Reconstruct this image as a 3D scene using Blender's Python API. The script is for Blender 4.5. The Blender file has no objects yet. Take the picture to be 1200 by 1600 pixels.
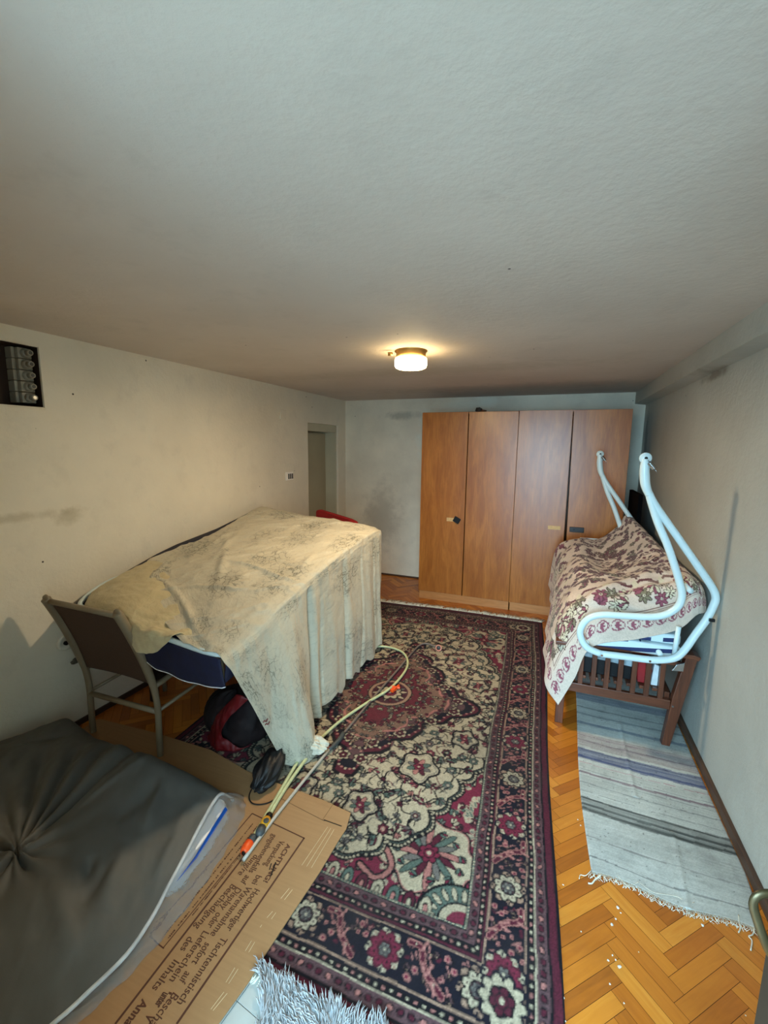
import bpy, bmesh, math, random
import numpy as np
from mathutils import Vector, Matrix
random.seed(7); RNG = np.random.default_rng(11)
PI = math.pi
scn = bpy.context.scene
COL = scn.collection

# ------------------------------------------------------------------ camera
F = 682.83; YAW, PITCH, ROLL = -0.367095, -0.149478, 0.0109577
CAM = np.array([0, 0, 1.65])
cy, sy = math.cos(YAW), math.sin(YAW)
f0 = np.array([sy*math.cos(PITCH), cy*math.cos(PITCH), math.sin(PITCH)])
r0 = np.array([cy, -sy, 0.0]); u0 = np.cross(r0, f0)
RR = math.cos(ROLL)*r0 + math.sin(ROLL)*u0
UU = -math.sin(ROLL)*r0 + math.cos(ROLL)*u0
cam_d = bpy.data.cameras.new('camera'); cam = bpy.data.objects.new('camera', cam_d); COL.objects.link(cam)
cam_d.sensor_fit = 'HORIZONTAL'; cam_d.sensor_width = 36; cam_d.lens = F/1200*36; cam_d.clip_start = 0.02
m = Matrix.Identity(4)
for i in range(3):
    m[i][0] = RR[i]; m[i][1] = UU[i]; m[i][2] = -f0[i]; m[i][3] = CAM[i]
cam.matrix_world = m
scn.camera = cam

def on(px, py, ax, v):
    d = RR*(px-600)/F - UU*(py-800)/F + f0
    return CAM + (v-CAM[ax])/d[ax]*d
def Z(px, py, z=0.0): return on(px, py, 2, z)

# ------------------------------------------------------------------ colour and material helpers
def lin(c):
    c = np.asarray(c, float)
    if c.max() > 1.0: c = c/255.0
    return np.where(c <= 0.04045, c/12.92, ((c+0.055)/1.055)**2.4)
def L4(c): v = lin(c); return (float(v[0]), float(v[1]), float(v[2]), 1.0)

class NT:
    def __init__(s, name):
        s.m = bpy.data.materials.new(name); s.m.use_nodes = True
        s.t = s.m.node_tree; s.n = s.t.nodes; s.l = s.t.links
        s.b = s.n['Principled BSDF']
    def node(s, typ, **kw):
        n = s.n.new(typ)
        for k, v in kw.items():
            if k.startswith('i_'):
                key = k[2:].replace('_', ' ')
                n.inputs[key].default_value = v
            else: setattr(n, k, v)
        return n
    def link(s, a, b): s.l.new(a, b)
    def coord(s, kind='Object'): return s.node('ShaderNodeTexCoord').outputs[kind]
    def mapped(s, scale, kind='Object', rot=(0, 0, 0)):
        mp = s.node('ShaderNodeMapping'); mp.inputs['Scale'].default_value = scale; mp.inputs['Rotation'].default_value = rot
        s.link(s.coord(kind), mp.inputs['Vector']); return mp.outputs['Vector']
    def noise(s, scale, detail=4, rough=.55, vec=None, dist=0):
        n = s.node('ShaderNodeTexNoise'); n.inputs['Scale'].default_value = scale; n.inputs['Detail'].default_value = detail
        n.inputs['Roughness'].default_value = rough; n.inputs['Distortion'].default_value = dist
        s.link(vec if vec is not None else s.coord(), n.inputs['Vector']); return n.outputs['Fac']
    def ramp(s, fac, stops):
        r = s.node('ShaderNodeValToRGB'); e = r.color_ramp.elements
        while len(e) > 1: e.remove(e[-1])
        e[0].position = stops[0][0]; e[0].color = stops[0][1]
        for p, c in stops[1:]:
            k = e.new(p); k.color = c
        s.link(fac, r.inputs['Fac']); return r.outputs['Color']
    def mix(s, fac, a, b, typ='MIX'):
        n = s.node('ShaderNodeMix'); n.data_type = 'RGBA'; n.blend_type = typ
        for sock, v in ((n.inputs[0], fac), (n.inputs[6], a), (n.inputs[7], b)):
            if isinstance(v, bpy.types.NodeSocket): s.link(v, sock)
            else: sock.default_value = v
        return n.outputs[2]
    def math(s, op, a, b=0.0):
        n = s.node('ShaderNodeMath'); n.operation = op
        for sock, v in ((n.inputs[0], a), (n.inputs[1], b)):
            if isinstance(v, bpy.types.NodeSocket): s.link(v, sock)
            else: sock.default_value = v
        return n.outputs[0]
    def base(s, v):
        if isinstance(v, bpy.types.NodeSocket): s.link(v, s.b.inputs['Base Color'])
        else: s.b.inputs['Base Color'].default_value = v
        return s
    def rough(s, v):
        if isinstance(v, bpy.types.NodeSocket): s.link(v, s.b.inputs['Roughness'])
        else: s.b.inputs['Roughness'].default_value = v
        return s
    def bump(s, h, strength=.3, dist=.01):
        n = s.node('ShaderNodeBump'); n.inputs['Strength'].default_value = strength; n.inputs['Distance'].default_value = dist
        s.link(h, n.inputs['Height']); s.link(n.outputs['Normal'], s.b.inputs['Normal']); return s

def simple(name, c, rough=.5, var=.12, scale=12, bump=0.0, metal=0.0, bscale=60, spec=.5):
    t = NT(name); c = np.asarray(c, float)
    a = L4(np.clip(c*(1-var), 0, 255)); b = L4(np.clip(c*(1+var*.6), 0, 255))
    t.base(t.ramp(t.noise(scale), [(.3, a), (.7, b)])).rough(rough)
    t.b.inputs['Metallic'].default_value = metal
    t.b.inputs['Specular IOR Level'].default_value = spec
    if bump: t.bump(t.noise(bscale, 3), bump, .004)
    return t.m

# ------------------------------------------------------------------ object helpers
def tag(o, label=None, cat=None, group=None, kind=None):
    if label: o['label'] = label
    if cat: o['category'] = cat
    if group: o['group'] = group
    if kind: o['kind'] = kind
    return o
def thing(name, label, cat, loc=(0, 0, 0), group=None):
    o = bpy.data.objects.new(name, None); COL.objects.link(o); o.location = loc; o.empty_display_size = .05
    return tag(o, label, cat, group)
def link(name, me, mat, parent=None, label=None, smooth=True, bevel=0, solid=0, world=True):
    """links a mesh given in world coordinates (or local ones of the parent when world is False)"""
    o = bpy.data.objects.new(name, me); COL.objects.link(o)
    for mm in (mat if isinstance(mat, (list, tuple)) else [mat]): me.materials.append(mm)
    if smooth: me.polygons.foreach_set('use_smooth', [True]*len(me.polygons))
    if parent is not None:
        o.parent = parent
        if world:
            p = parent; off = Vector((0, 0, 0))
            while p is not None: off += p.location; p = p.parent
            me.transform(Matrix.Translation(-off))
    if bevel:
        b = o.modifiers.new('bevel', 'BEVEL'); b.width = bevel; b.segments = 2; b.limit_method = 'ANGLE'; b.angle_limit = .6
        if smooth:
            pass
    if solid:
        s = o.modifiers.new('thickness', 'SOLIDIFY'); s.thickness = solid; s.offset = 0
    if label: o['label'] = label
    return o
def origin_to(o, loc):
    """moves the origin of an unparented world-space mesh to loc"""
    o.data.transform(Matrix.Translation(-Vector(loc))); o.location = loc; return o

class MB:
    def __init__(s): s.bm = bmesh.new()
    def box(s, a, b, rot=None, piv=None, mi=0):
        a = Vector(a); b = Vector(b); c = (a+b)/2; d = b-a
        r = bmesh.ops.create_cube(s.bm, size=1.0)
        M = Matrix.Translation(c) @ Matrix.Diagonal((abs(d.x), abs(d.y), abs(d.z), 1))
        if rot is not None:
            p = Vector(piv) if piv is not None else c
            M = Matrix.Translation(p) @ rot @ Matrix.Translation(-p) @ M
        bmesh.ops.transform(s.bm, matrix=M, verts=r['verts'])
        if mi:
            for f in {f for v in r['verts'] for f in v.link_faces}: f.material_index = mi
        return s
    def prism(s, pts, ext):
        """polygon points (3D) extruded by vector ext"""
        vs = [s.bm.verts.new(p) for p in pts]; e = Vector(ext)
        ws = [s.bm.verts.new(Vector(p)+e) for p in pts]
        n = len(pts)
        s.bm.faces.new(vs); s.bm.faces.new(ws[::-1])
        for i in range(n): s.bm.faces.new((vs[i], ws[i], ws[(i+1) % n], vs[(i+1) % n]))
        return s
    def tube(s, pts, r, n=10, caps=True, flat=1.0):
        P = [Vector(p) for p in pts]; rs = r if isinstance(r, (list, tuple)) else [r]*len(P)
        rings = []; prev = None
        for i, p in enumerate(P):
            t = (P[min(i+1, len(P)-1)]-P[max(i-1, 0)]).normalized()
            if prev is None:
                a = Vector((0, 0, 1)) if abs(t.z) < .9 else Vector((1, 0, 0))
                u = t.cross(a).normalized()
            else:
                u = (prev - t*prev.dot(t)).normalized()
            prev = u; v = t.cross(u)
            rings.append([s.bm.verts.new(p + rs[i]*(math.cos(2*PI*k/n)*u*flat + math.sin(2*PI*k/n)*v)) for k in range(n)])
        for a, b in zip(rings, rings[1:]):
            for k in range(n): s.bm.faces.new((a[k], a[(k+1) % n], b[(k+1) % n], b[k]))
        if caps:
            s.bm.faces.new(rings[0][::-1]); s.bm.faces.new(rings[-1])
        return s
    def lathe(s, prof, c, axis='Z', n=32):
        """prof: list of (radius, height)"""
        rings = []; c = Vector(c)
        for (r, h) in prof:
            ring = []
            for k in range(n):
                a = 2*PI*k/n; p = (r*math.cos(a), r*math.sin(a), h)
                if axis == 'X': p = (h, r*math.cos(a), r*math.sin(a))
                if axis == 'Y': p = (r*math.cos(a), h, r*math.sin(a))
                ring.append(s.bm.verts.new(c+Vector(p)))
            rings.append(ring)
        for a, b in zip(rings, rings[1:]):
            for k in range(n): s.bm.faces.new((a[k], a[(k+1) % n], b[(k+1) % n], b[k]))
        s.bm.faces.new(rings[0][::-1]); s.bm.faces.new(rings[-1])
        return s
    def mesh(s, name):
        bmesh.ops.recalc_face_normals(s.bm, faces=s.bm.faces[:])
        me = bpy.data.meshes.new(name); s.bm.to_mesh(me); s.bm.free(); return me
    def build(s, name, mat, parent=None, label=None, smooth=False, bevel=0, **k):
        return link(name, s.mesh(name), mat, parent, label, smooth, bevel, **k)

def crom(pts, n=8):
    """Catmull-Rom curve through points"""
    P = np.asarray(pts, float); out = []
    Q = np.vstack([2*P[0]-P[1], P, 2*P[-1]-P[-2]])
    for i in range(1, len(Q)-2):
        for k in range(n):
            t = k/n; a, b, c, d = Q[i-1], Q[i], Q[i+1], Q[i+2]
            out.append(.5*((2*b)+(-a+c)*t+(2*a-5*b+4*c-d)*t*t+(-a+3*b-3*c+d)*t**3))
    out.append(P[-1]); return np.array(out)
def crom_axis(A, N):
    """resample array A along axis 0 to N rows with Catmull-Rom"""
    A = np.asarray(A, float); R = A.shape[0]
    Q = np.concatenate([[2*A[0]-A[1]], A, [2*A[-1]-A[-2]]], 0)
    u = np.linspace(0, R-1-1e-9, N); i = np.floor(u).astype(int); t = (u-i).reshape([-1]+[1]*(A.ndim-1))
    a, b, c, d = Q[i], Q[i+1], Q[i+2], Q[i+3]
    return .5*((2*b)+(-a+c)*t+(2*a-5*b+4*c-d)*t*t+(-a+3*b-3*c+d)*t**3)
def net(ctrl, N, M):
    A = crom_axis(np.array(ctrl, float), N)
    return crom_axis(A.swapaxes(0, 1), M).swapaxes(0, 1)
def normals(P):
    du = np.gradient(P, axis=0); dv = np.gradient(P, axis=1)
    n = np.cross(du, dv); return n/(np.linalg.norm(n, axis=2, keepdims=True)+1e-9)
def grid_mesh(name, P, colors=None, mask=None, uv=None):
    N, M = P.shape[:2]
    me = bpy.data.meshes.new(name)
    idx = np.arange(N*M).reshape(N, M)
    q = np.stack([idx[:-1, :-1], idx[1:, :-1], idx[1:, 1:], idx[:-1, 1:]], -1).reshape(-1, 4)
    if mask is not None: q = q[mask.reshape(-1)]
    me.vertices.add(N*M); me.vertices.foreach_set('co', P.reshape(-1).astype(np.float32))
    me.loops.add(q.size); me.loops.foreach_set('vertex_index', q.reshape(-1).astype(np.int32))
    me.polygons.add(len(q)); me.polygons.foreach_set('loop_start', (np.arange(len(q))*4).astype(np.int32))
    me.update(calc_edges=True); me.validate()
    if colors is not None:
        ca = me.color_attributes.new('pattern', 'FLOAT_COLOR', 'POINT')
        C4 = np.ones((N*M, 4), np.float32); C4[:, :3] = colors.reshape(-1, 3)
        ca.data.foreach_set('color', C4.reshape(-1))
    if uv is not None:
        a = me.attributes.new('suv', 'FLOAT_VECTOR', 'POINT')
        V = np.zeros((N*M, 3), np.float32); V[:, :2] = uv.reshape(-1, 2)
        a.data.foreach_set('vector', V.reshape(-1))
    return me
# smooth value noise in 2D
def vnoise(X, Y, seed=0):
    r = np.random.default_rng(seed); T = r.random((64, 64))
    xi = np.floor(X).astype(int); yi = np.floor(Y).astype(int); fx = X-xi; fy = Y-yi
    fx = fx*fx*(3-2*fx); fy = fy*fy*(3-2*fy)
    g = lambda a, b: T[a % 64, b % 64]
    return (g(xi, yi)*(1-fx)+g(xi+1, yi)*fx)*(1-fy)+(g(xi, yi+1)*(1-fx)+g(xi+1, yi+1)*fx)*fy - .5
def fbm(X, Y, seed=0, oct=3):
    s = 0; a = 1
    for k in range(oct): s = s+a*vnoise(X*2**k, Y*2**k, seed+k*7); a *= .5
    return s

# ------------------------------------------------------------------ raster canvas for woven patterns
class Canvas:
    def __init__(s, w, h, res, bg):
        s.w, s.h, s.res = w, h, res
        s.nx = int(round(w/res))+1; s.ny = int(round(h/res))+1
        s.x = np.linspace(0, w, s.nx); s.y = np.linspace(0, h, s.ny)
        s.C = np.zeros((s.ny, s.nx, 3)); s.C[:] = lin(bg)
    def win(s, x0, x1, y0, y1):
        a = max(0, int(x0/s.w*(s.nx-1))-1); b = min(s.nx, int(x1/s.w*(s.nx-1))+3)
        c = max(0, int(y0/s.h*(s.ny-1))-1); d = min(s.ny, int(y1/s.h*(s.ny-1))+3)
        if a >= b or c >= d: return None
        X, Y = np.meshgrid(s.x[a:b], s.y[c:d]); return (slice(c, d), slice(a, b)), X, Y
    def rect(s, x0, x1, y0, y1, c):
        w = s.win(x0, x1, y0, y1)
        if w: sl, X, Y = w; s.C[sl][(X >= x0) & (X < x1) & (Y >= y0) & (Y < y1)] = lin(c)
    def poly(s, pts, c):
        P = np.asarray(pts, float); w = s.win(P[:, 0].min(), P[:, 0].max(), P[:, 1].min(), P[:, 1].max())
        if not w: return
        sl, X, Y = w; ins = np.zeros(X.shape, bool); n = len(P)
        for i in range(n):
            (x1, y1), (x2, y2) = P[i], P[(i+1) % n]
            if y1 == y2: continue
            k = ((Y < y1) != (Y < y2)) & (X < (x2-x1)*(Y-y1)/(y2-y1)+x1); ins ^= k
        s.C[sl][ins] = lin(c)
    def line(s, pts, wd, c):
        P = np.asarray(pts, float)
        for (a, b) in zip(P, P[1:]):
            w = s.win(min(a[0], b[0])-wd, max(a[0], b[0])+wd, min(a[1], b[1])-wd, max(a[1], b[1])+wd)
            if not w: continue
            sl, X, Y = w; d = b-a; L = d@d+1e-12
            t = np.clip(((X-a[0])*d[0]+(Y-a[1])*d[1])/L, 0, 1)
            s.C[sl][np.hypot(X-a[0]-t*d[0], Y-a[1]-t*d[1]) < wd/2] = lin(c)
    def ell(s, cx, cy_, rx, ry, c, ang=0.0):
        R = max(rx, ry); w = s.win(cx-R, cx+R, cy_-R, cy_+R)
        if not w: return
        sl, X, Y = w; ca, sa = math.cos(ang), math.sin(ang)
        u = (X-cx)*ca+(Y-cy_)*sa; v = -(X-cx)*sa+(Y-cy_)*ca
        s.C[sl][(u/rx)**2+(v/ry)**2 < 1] = lin(c)
    def rosette(s, cx, cy_, r, n, pet, core, out, rot=0.0, mid=None):
        for R, c, k in ((1.0, out, 1.25), (.86, pet, 1.0)):
            for i in range(n):
                a = rot+2*PI*i/n
                s.ell(cx+.62*r*math.cos(a), cy_+.62*r*math.sin(a), .36*r*R*k, .27*r*k*R*(8/n)**.7, c, a)
        s.ell(cx, cy_, .52*r, .52*r, out)
        s.ell(cx, cy_, .42*r, .42*r, mid or pet); s.ell(cx, cy_, .22*r, .22*r, core)
    def leaf(s, x, y, L, wd, ang, c, out=None):
        if out is not None: s.ell(x+math.cos(ang)*L/2, y+math.sin(ang)*L/2, L/2+.004, wd/2+.004, out, ang)
        s.ell(x+math.cos(ang)*L/2, y+math.sin(ang)*L/2, L/2, wd/2, c, ang)
    def spray(s, x, y, size, ang, cols, out, n=5):
        for i in range(n):
            a = ang+(i-(n-1)/2)*.55
            s.leaf(x, y, size*(1-.12*abs(i-(n-1)/2)), size*.3, a, cols[i % len(cols)], out)

# ================================================================== MATERIALS
def plaster(name, c, stain=.10, speck=True, rough=.75, warp=None, dirty=None, rbump=.25):
    t = NT(name); c = np.asarray(c, float)
    n1 = t.noise(1.3, 5, .6); n2 = t.noise(6, 6, .65)
    col = t.ramp(n1, [(.3, L4(c*(1-stain))), (.62, L4(c)), (.8, L4(np.clip(c*1.03, 0, 255)))])
    col = t.mix(t.ramp(n2, [(.55, (0, 0, 0, 1)), (.75, (.35, .35, .35, 1))]), col, L4(c*.86))
    if dirty: # discoloured patches with a shape of their own
        for (p, rx, ry, rz, dc, amt) in dirty:
            mp = t.node('ShaderNodeMapping'); mp.vector_type = 'POINT'
            mp.inputs['Scale'].default_value = (1/rx, 1/ry, 1/rz)
            mp.inputs['Location'].default_value = (-p[0]/rx, -p[1]/ry, -p[2]/rz)
            t.link(t.coord(), mp.inputs['Vector'])
            g = t.node('ShaderNodeVectorMath'); g.operation = 'LENGTH'; t.link(mp.outputs['Vector'], g.inputs[0])
            d = t.math('ADD', g.outputs['Value'], t.math('MULTIPLY', t.math('SUBTRACT', t.noise(9, 6, .7), .5), 1.8))
            fac = t.ramp(d, [(.35, (amt, amt, amt, 1)), (1.0, (0, 0, 0, 1))])
            col = t.mix(fac, col, L4(dc))
    if speck:
        v = t.node('ShaderNodeTexVoronoi'); v.inputs['Scale'].default_value = 4.2; t.link(t.coord(), v.inputs['Vector'])
        col = t.mix(t.ramp(v.outputs['Distance'], [(.018, (1, 1, 1, 1)), (.026, (0, 0, 0, 1))]), col, L4((60, 55, 48)))
    t.base(col).rough(rough)
    t.bump(t.math('ADD', t.noise(38, 4, .6), t.math('MULTIPLY', t.noise(2.2, 3), 3.0)), rbump, .012)
    return t.m
M_left = plaster('plaster_cream', (230, 224, 206), .06, dirty=[((-2.52, 1.30, 1.27), 1, .45, .035, (168, 158, 128), .45), ((-2.52, 1.62, 1.24), 1, .10, .05, (165, 155, 125), .45)])
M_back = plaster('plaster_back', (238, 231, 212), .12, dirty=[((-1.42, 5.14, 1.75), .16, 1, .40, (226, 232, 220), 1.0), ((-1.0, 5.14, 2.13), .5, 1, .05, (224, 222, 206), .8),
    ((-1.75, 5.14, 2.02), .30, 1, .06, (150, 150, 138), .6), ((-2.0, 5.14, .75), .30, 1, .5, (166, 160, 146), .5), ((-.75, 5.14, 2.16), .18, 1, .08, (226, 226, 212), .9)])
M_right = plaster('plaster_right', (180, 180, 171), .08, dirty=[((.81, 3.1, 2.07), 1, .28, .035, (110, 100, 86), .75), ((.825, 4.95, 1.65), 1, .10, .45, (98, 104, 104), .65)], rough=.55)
M_ceil = plaster('plaster_ceiling', (206, 195, 184), .05, rbump=.16, dirty=[((-1.0, 3.3, 2.215), 1.6, .25, 1, (176, 168, 152), .45), ((-.3, 4.4, 2.215), 1.6, .3, 1, (160, 156, 146), .45)])

def wood(name, c1, c2, axis='Z', scale=1.0, rough=.35, coat=0.0, streak=14.0, contrast=1.0):
    t = NT(name); sc = [streak, streak, streak]; sc['XYZ'.index(axis)] = 1.1; sc = tuple(v*scale for v in sc)
    v = t.mapped(sc); n = t.noise(1.6, 6, .62, v, .8)
    v2 = t.mapped(tuple(k*3.5 if k > 3 else k*2.2 for k in sc)); n2 = t.noise(3.0, 4, .6, v2)
    mid = (np.asarray(c1, float)+np.asarray(c2, float))/2
    col = t.ramp(n, [(.32, L4(c1)), (.5, L4(mid)), (.68, L4(c2))])
    col = t.mix(t.ramp(n2, [(.35, (.35*contrast,)*3+(1,)), (.55, (0, 0, 0, 1))]), col, L4(np.asarray(c1, float)*.72))
    t.base(col).rough(rough); t.b.inputs['Coat Weight'].default_value = coat; t.b.inputs['Coat Roughness'].default_value = .25
    t.bump(n2, .08, .002); return t.m
M_ward = wood('wardrobe_veneer', (156, 88, 30), (192, 120, 50), 'Z', 1.0, .33, .25, 7, .8)
M_plinth = wood('plinth_veneer', (176, 116, 62), (200, 140, 84), 'X', 1.0, .4, 0, 8, .6)
M_bench = wood('bench_wood', (72, 36, 22), (114, 62, 38), 'Z', 1.4, .35, .2, 14)
M_bench_x = wood('bench_wood_rail', (74, 38, 22), (118, 64, 40), 'X', 1.4, .35, .2, 14)
M_base = wood('baseboard_wood', (66, 44, 32), (92, 66, 48), 'Y', 1, .5, 0, 12)
M_white = simple('white_enamel', (205, 222, 224), .28, .02, 5)
M_khaki = simple('khaki_painted_tube', (126, 114, 92), .42, .06, 8)
M_sling = simple('brown_sling_mesh', (74, 54, 40), .8, .12, 200, .3, bscale=400)
M_navy = simple('navy_fabric', (14, 20, 52), .75, .15, 20, .25, bscale=300)
M_pipe = simple('white_piping', (225, 225, 228), .5, .03)
M_black = simple('black_plastic', (14, 14, 16), .5, .1, spec=.3)
M_blackf = simple('black_fabric', (13, 13, 15), .55, .25, 30, .5, bscale=90)
M_red = simple('red_fabric', (152, 20, 24), .7, .12, 20, .2, bscale=200)
M_redbag = simple('red_bag_shell', (100, 10, 18), .5, .2, 8, .4, bscale=25)
M_card = None
M_brass = simple('brushed_brass', (176, 140, 84), .32, .06, 20, metal=.9)
M_chrome = simple('chrome', (180, 182, 184), .2, .03, metal=1)
M_doorpaint = simple('door_paint', (168, 160, 134), .45, .05, 2)
M_frame = simple('frame_paint', (188, 184, 160), .5, .05, 3)
M_switch = simple('switch_plastic', (246, 244, 238), .4, .02)
M_darkwood = simple('niche_board', (44, 26, 14), .7, .2, 3)
M_ceramic = simple('fuse_ceramic', (150, 148, 134), .4, .06, 30)
M_orange = simple('orange_plastic', (240, 84, 26), .4, .05)
M_yellow = simple('yellow_plastic', (226, 168, 44), .4, .05)
M_greyp = simple('grey_plastic', (66, 70, 70), .5, .08)
M_hose = simple('hose_rubber', (196, 200, 152), .4, .08, 30)
M_lance = simple('lance_tube', (122, 108, 100), .35, .1, 8)
M_lance2 = simple('lance_pale_tube', (186, 178, 164), .3, .06, 8)
M_leaf = simple('dark_door_paint', (52, 40, 30), .4, .15, 6)
M_handle = simple('aged_bronze', (84, 70, 46), .35, .2, 10, metal=.7)

# ================================================================== ROOM SHELL
XL, XR, YB, YF, ZC = -2.52, .825, 5.14, .27, 2.215
def cells(mb, plane, lo, hi, holes, t0, t1):
    """wall of boxes around rectangular holes; plane 'X' = wall normal along X (coords y,z)"""
    us = sorted({lo[0], hi[0], *[h[0] for h in holes], *[h[2] for h in holes]})
    vs = sorted({lo[1], hi[1], *[h[1] for h in holes], *[h[3] for h in holes]})
    for a, b in zip(us, us[1:]):
        for c, d in zip(vs, vs[1:]):
            mu, mv = (a+b)/2, (c+d)/2
            if any(h[0] < mu < h[2] and h[1] < mv < h[3] for h in holes): continue
            if plane == 'X': mb.box((t0, a, c), (t1, b, d))
            else: mb.box((a, t0, c), (b, t1, d))
def struct(name, mb, mat, **k):
    o = mb.build(name, mat, **k); o['kind'] = 'structure'; return o

DOOR = (4.212, 0.0, 4.935, 1.895); NICHE = (1.05, 1.83, 1.556, 2.138)
w = MB(); cells(w, 'X', (-.30, 0), (YB+.2, ZC+.12), [DOOR, NICHE], XL-.28, XL); struct('wall_left', w, M_left)
w = MB(); w.box((XL-.3, YB, 0), (XR+.3, YB+.2, ZC+.12)); struct('wall_back', w, M_back)
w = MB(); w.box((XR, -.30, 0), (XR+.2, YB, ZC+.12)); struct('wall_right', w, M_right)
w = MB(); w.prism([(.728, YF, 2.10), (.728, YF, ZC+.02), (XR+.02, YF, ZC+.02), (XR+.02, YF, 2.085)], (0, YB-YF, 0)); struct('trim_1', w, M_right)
w = MB(); w.box((XL-.3, -.30, ZC), (XR+.2, YB+.2, ZC+.14)); struct('ceiling', w, M_ceil)
w = MB(); cells(w, 'Y', (XL-.3, 0), (XR+.2, ZC+.12), [(-.70, 0, .44, 2.12)], -.30, YF); struct('wall_front', w, M_left)
# outside yard slab the daylight bounces off
t = NT('yard_concrete'); t.base(t.ramp(t.noise(2, 5), [(.3, L4((150, 152, 150))), (.7, L4((176, 178, 176)))])).rough(.9)
w = MB(); w.box((-6, -9, -.12), (6, -.30, -.01)); struct('floor_yard', w, t.m)

# ---- herringbone parquet
def parquet():
    n = 5; wd = .049; L = n*wd; P = []; vals = []; uvs = []
    ca = math.cos(PI/4); sa = math.sin(PI/4); ox, oy = .13, 1.435
    R_ = 75; g = .0006
    quads = []
    for j in range(-R_*2, R_*2):
        for k in range(-40, 40):
            x0 = j+2*n*k
            quads.append((x0, j, n, 1)); quads.append((j, x0-2*n+1, 1, n))
    verts = []; faces = []
    rr = np.random.default_rng(5)
    for (x, y, a, b) in quads:
        xa, ya, xb, yb = x*wd+g, y*wd+g, (x+a)*wd-g, (y+b)*wd-g
        c = [(xa, ya), (xb, ya), (xb, yb), (xa, yb)]
        W = [(ox+ca*p-sa*q, oy+sa*p+ca*q) for p, q in c]
        mx = sum(p[0] for p in W)/4; my = sum(p[1] for p in W)/4
        if not (XL-.1 < mx < XR+.1 and -.30 < my < YB+.15): continue
        i = len(verts); verts += [(p[0], p[1], 0.0) for p in W]; faces.append((i, i+1, i+2, i+3))
        v = rr.random(); ph = rr.random()*20
        hor = a > b
        for (p, q) in c: uvs.append(((p if hor else q)+ph, (q if hor else p)+ph*3))
        vals += [v]*4
    me = bpy.data.meshes.new('floor'); me.from_pydata(verts, [], faces)
    ca_ = me.color_attributes.new('tone', 'FLOAT_COLOR', 'POINT')
    arr = np.ones((len(verts), 4), np.float32); arr[:, 0] = vals; arr[:, 1] = vals; arr[:, 2] = vals
    ca_.data.foreach_set('color', arr.reshape(-1))
    at = me.attributes.new('suv', 'FLOAT_VECTOR', 'POINT'); V = np.zeros((len(verts), 3), np.float32); V[:, :2] = uvs
    at.data.foreach_set('vector', V.reshape(-1))
    t = NT('oak_parquet')
    a = t.node('ShaderNodeAttribute'); a.attribute_name = 'tone'
    u = t.node('ShaderNodeAttribute'); u.attribute_name = 'suv'
    mp = t.node('ShaderNodeMapping'); mp.inputs['Scale'].default_value = (4, 45, 1); t.link(u.outputs['Vector'], mp.inputs['Vector'])
    gr = t.noise(1.5, 5, .6, mp.outputs['Vector'], .6)
    f = t.math('ADD', t.math('ADD', t.math('MULTIPLY', a.outputs['Fac'], .50), .14), t.math('MULTIPLY', gr, .40))
    col = t.ramp(f, [(.12, L4((112, 60, 20))), (.45, L4((172, 96, 26))), (.75, L4((196, 120, 38))), (1.0, L4((216, 148, 60)))])
    col = t.mix(t.ramp(t.noise(4, 5), [(.5, (0, 0, 0, 1)), (.8, (.3, .3, .3, 1))]), col, L4((90, 52, 24)))
    t.base(col).rough(t.math('ADD', .24, t.math('MULTIPLY', t.noise(14, 4), .28))).bump(gr, .08, .002)
    o = link('floor', me, t.m, smooth=False); o['kind'] = 'structure'
    w = MB(); w.box((XL-.1, -.30, -.06), (XR+.1, YB+.1, -.003)); struct('floor_underlay', w, simple('joint_filler', (40, 22, 12), .9))
parquet()
# white tiles of the threshold, lying over the parquet near the doorway
def tiles():
    mb = MB(); s = .118; ang = Matrix.Rotation(math.radians(-8), 4, 'Z'); pv = (-.78, .85, 0)
    for i in range(-5, 5):
        for j in range(-6, 2):
            mb.box((-.78+i*s+.001, .85+j*s+.001, 0.0), (-.78+(i+1)*s-.001, .85+(j+1)*s-.001, .0055), ang, pv)
    struct('floor_tiles', mb, simple('white_tile', (182, 183, 176), .35, .04, 9), bevel=.0008)
    w = MB(); w.box((-.78-5*s, .85-6*s, -.002), (-.78+5*s, .85+2*s, .0035), ang, pv); struct('floor_grout', w, simple('grout', (96, 92, 84), .9))
tiles()
# right baseboard and a thin dark one at the left
w = MB(); w.box((.808, YF, 0), (.826, YB, .05)); struct('baseboard_right', w, M_base, bevel=.004)
w = MB(); w.box((XL-.001, YF, 0), (XL+.012, 4.20, .035)); struct('baseboard_left', w, simple('baseboard_dark', (54, 38, 28), .6), bevel=.003)
w = MB(); w.box((XL, YB-.012, 0), (XR, YB+.001, .02)); struct('baseboard_back', w, M_base, bevel=.003)

# ---- inner door in the left wall (recessed leaf, painted frame)
dr = bpy.data.objects.new('door_1', None); COL.objects.link(dr); dr.location = (XL, 4.57, 0); dr['kind'] = 'structure'
w = MB(); w.box((XL-.20, 4.23, .005), (XL-.165, 4.92, 1.80)); w.build('door_leaf', M_doorpaint, dr, bevel=.003)
w = MB(); w.box((XL-.2, 4.213, 0), (XL-.02, 4.24, 1.86)); w.box((XL-.2, 4.905, 0), (XL-.02, 4.934, 1.86)); w.box((XL-.2, 4.213, 1.81), (XL-.02, 4.934, 1.894))
w.build('door_frame', M_frame, dr, bevel=.003)
w = MB(); w.lathe([(.012, 0), (.012, .05)], (XL-.165, 4.30, 1.0), 'X', 12); w.box((XL-.125, 4.29, .99), (XL-.11, 4.40, 1.01)); w.build('door_handle', M_chrome, dr)
w = MB(); w.box((XL-.3, 4.1, -.01), (XL-.21, 5.0, 2.0)); struct('wall_behind_door', w, M_frame)
w = MB()
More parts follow.
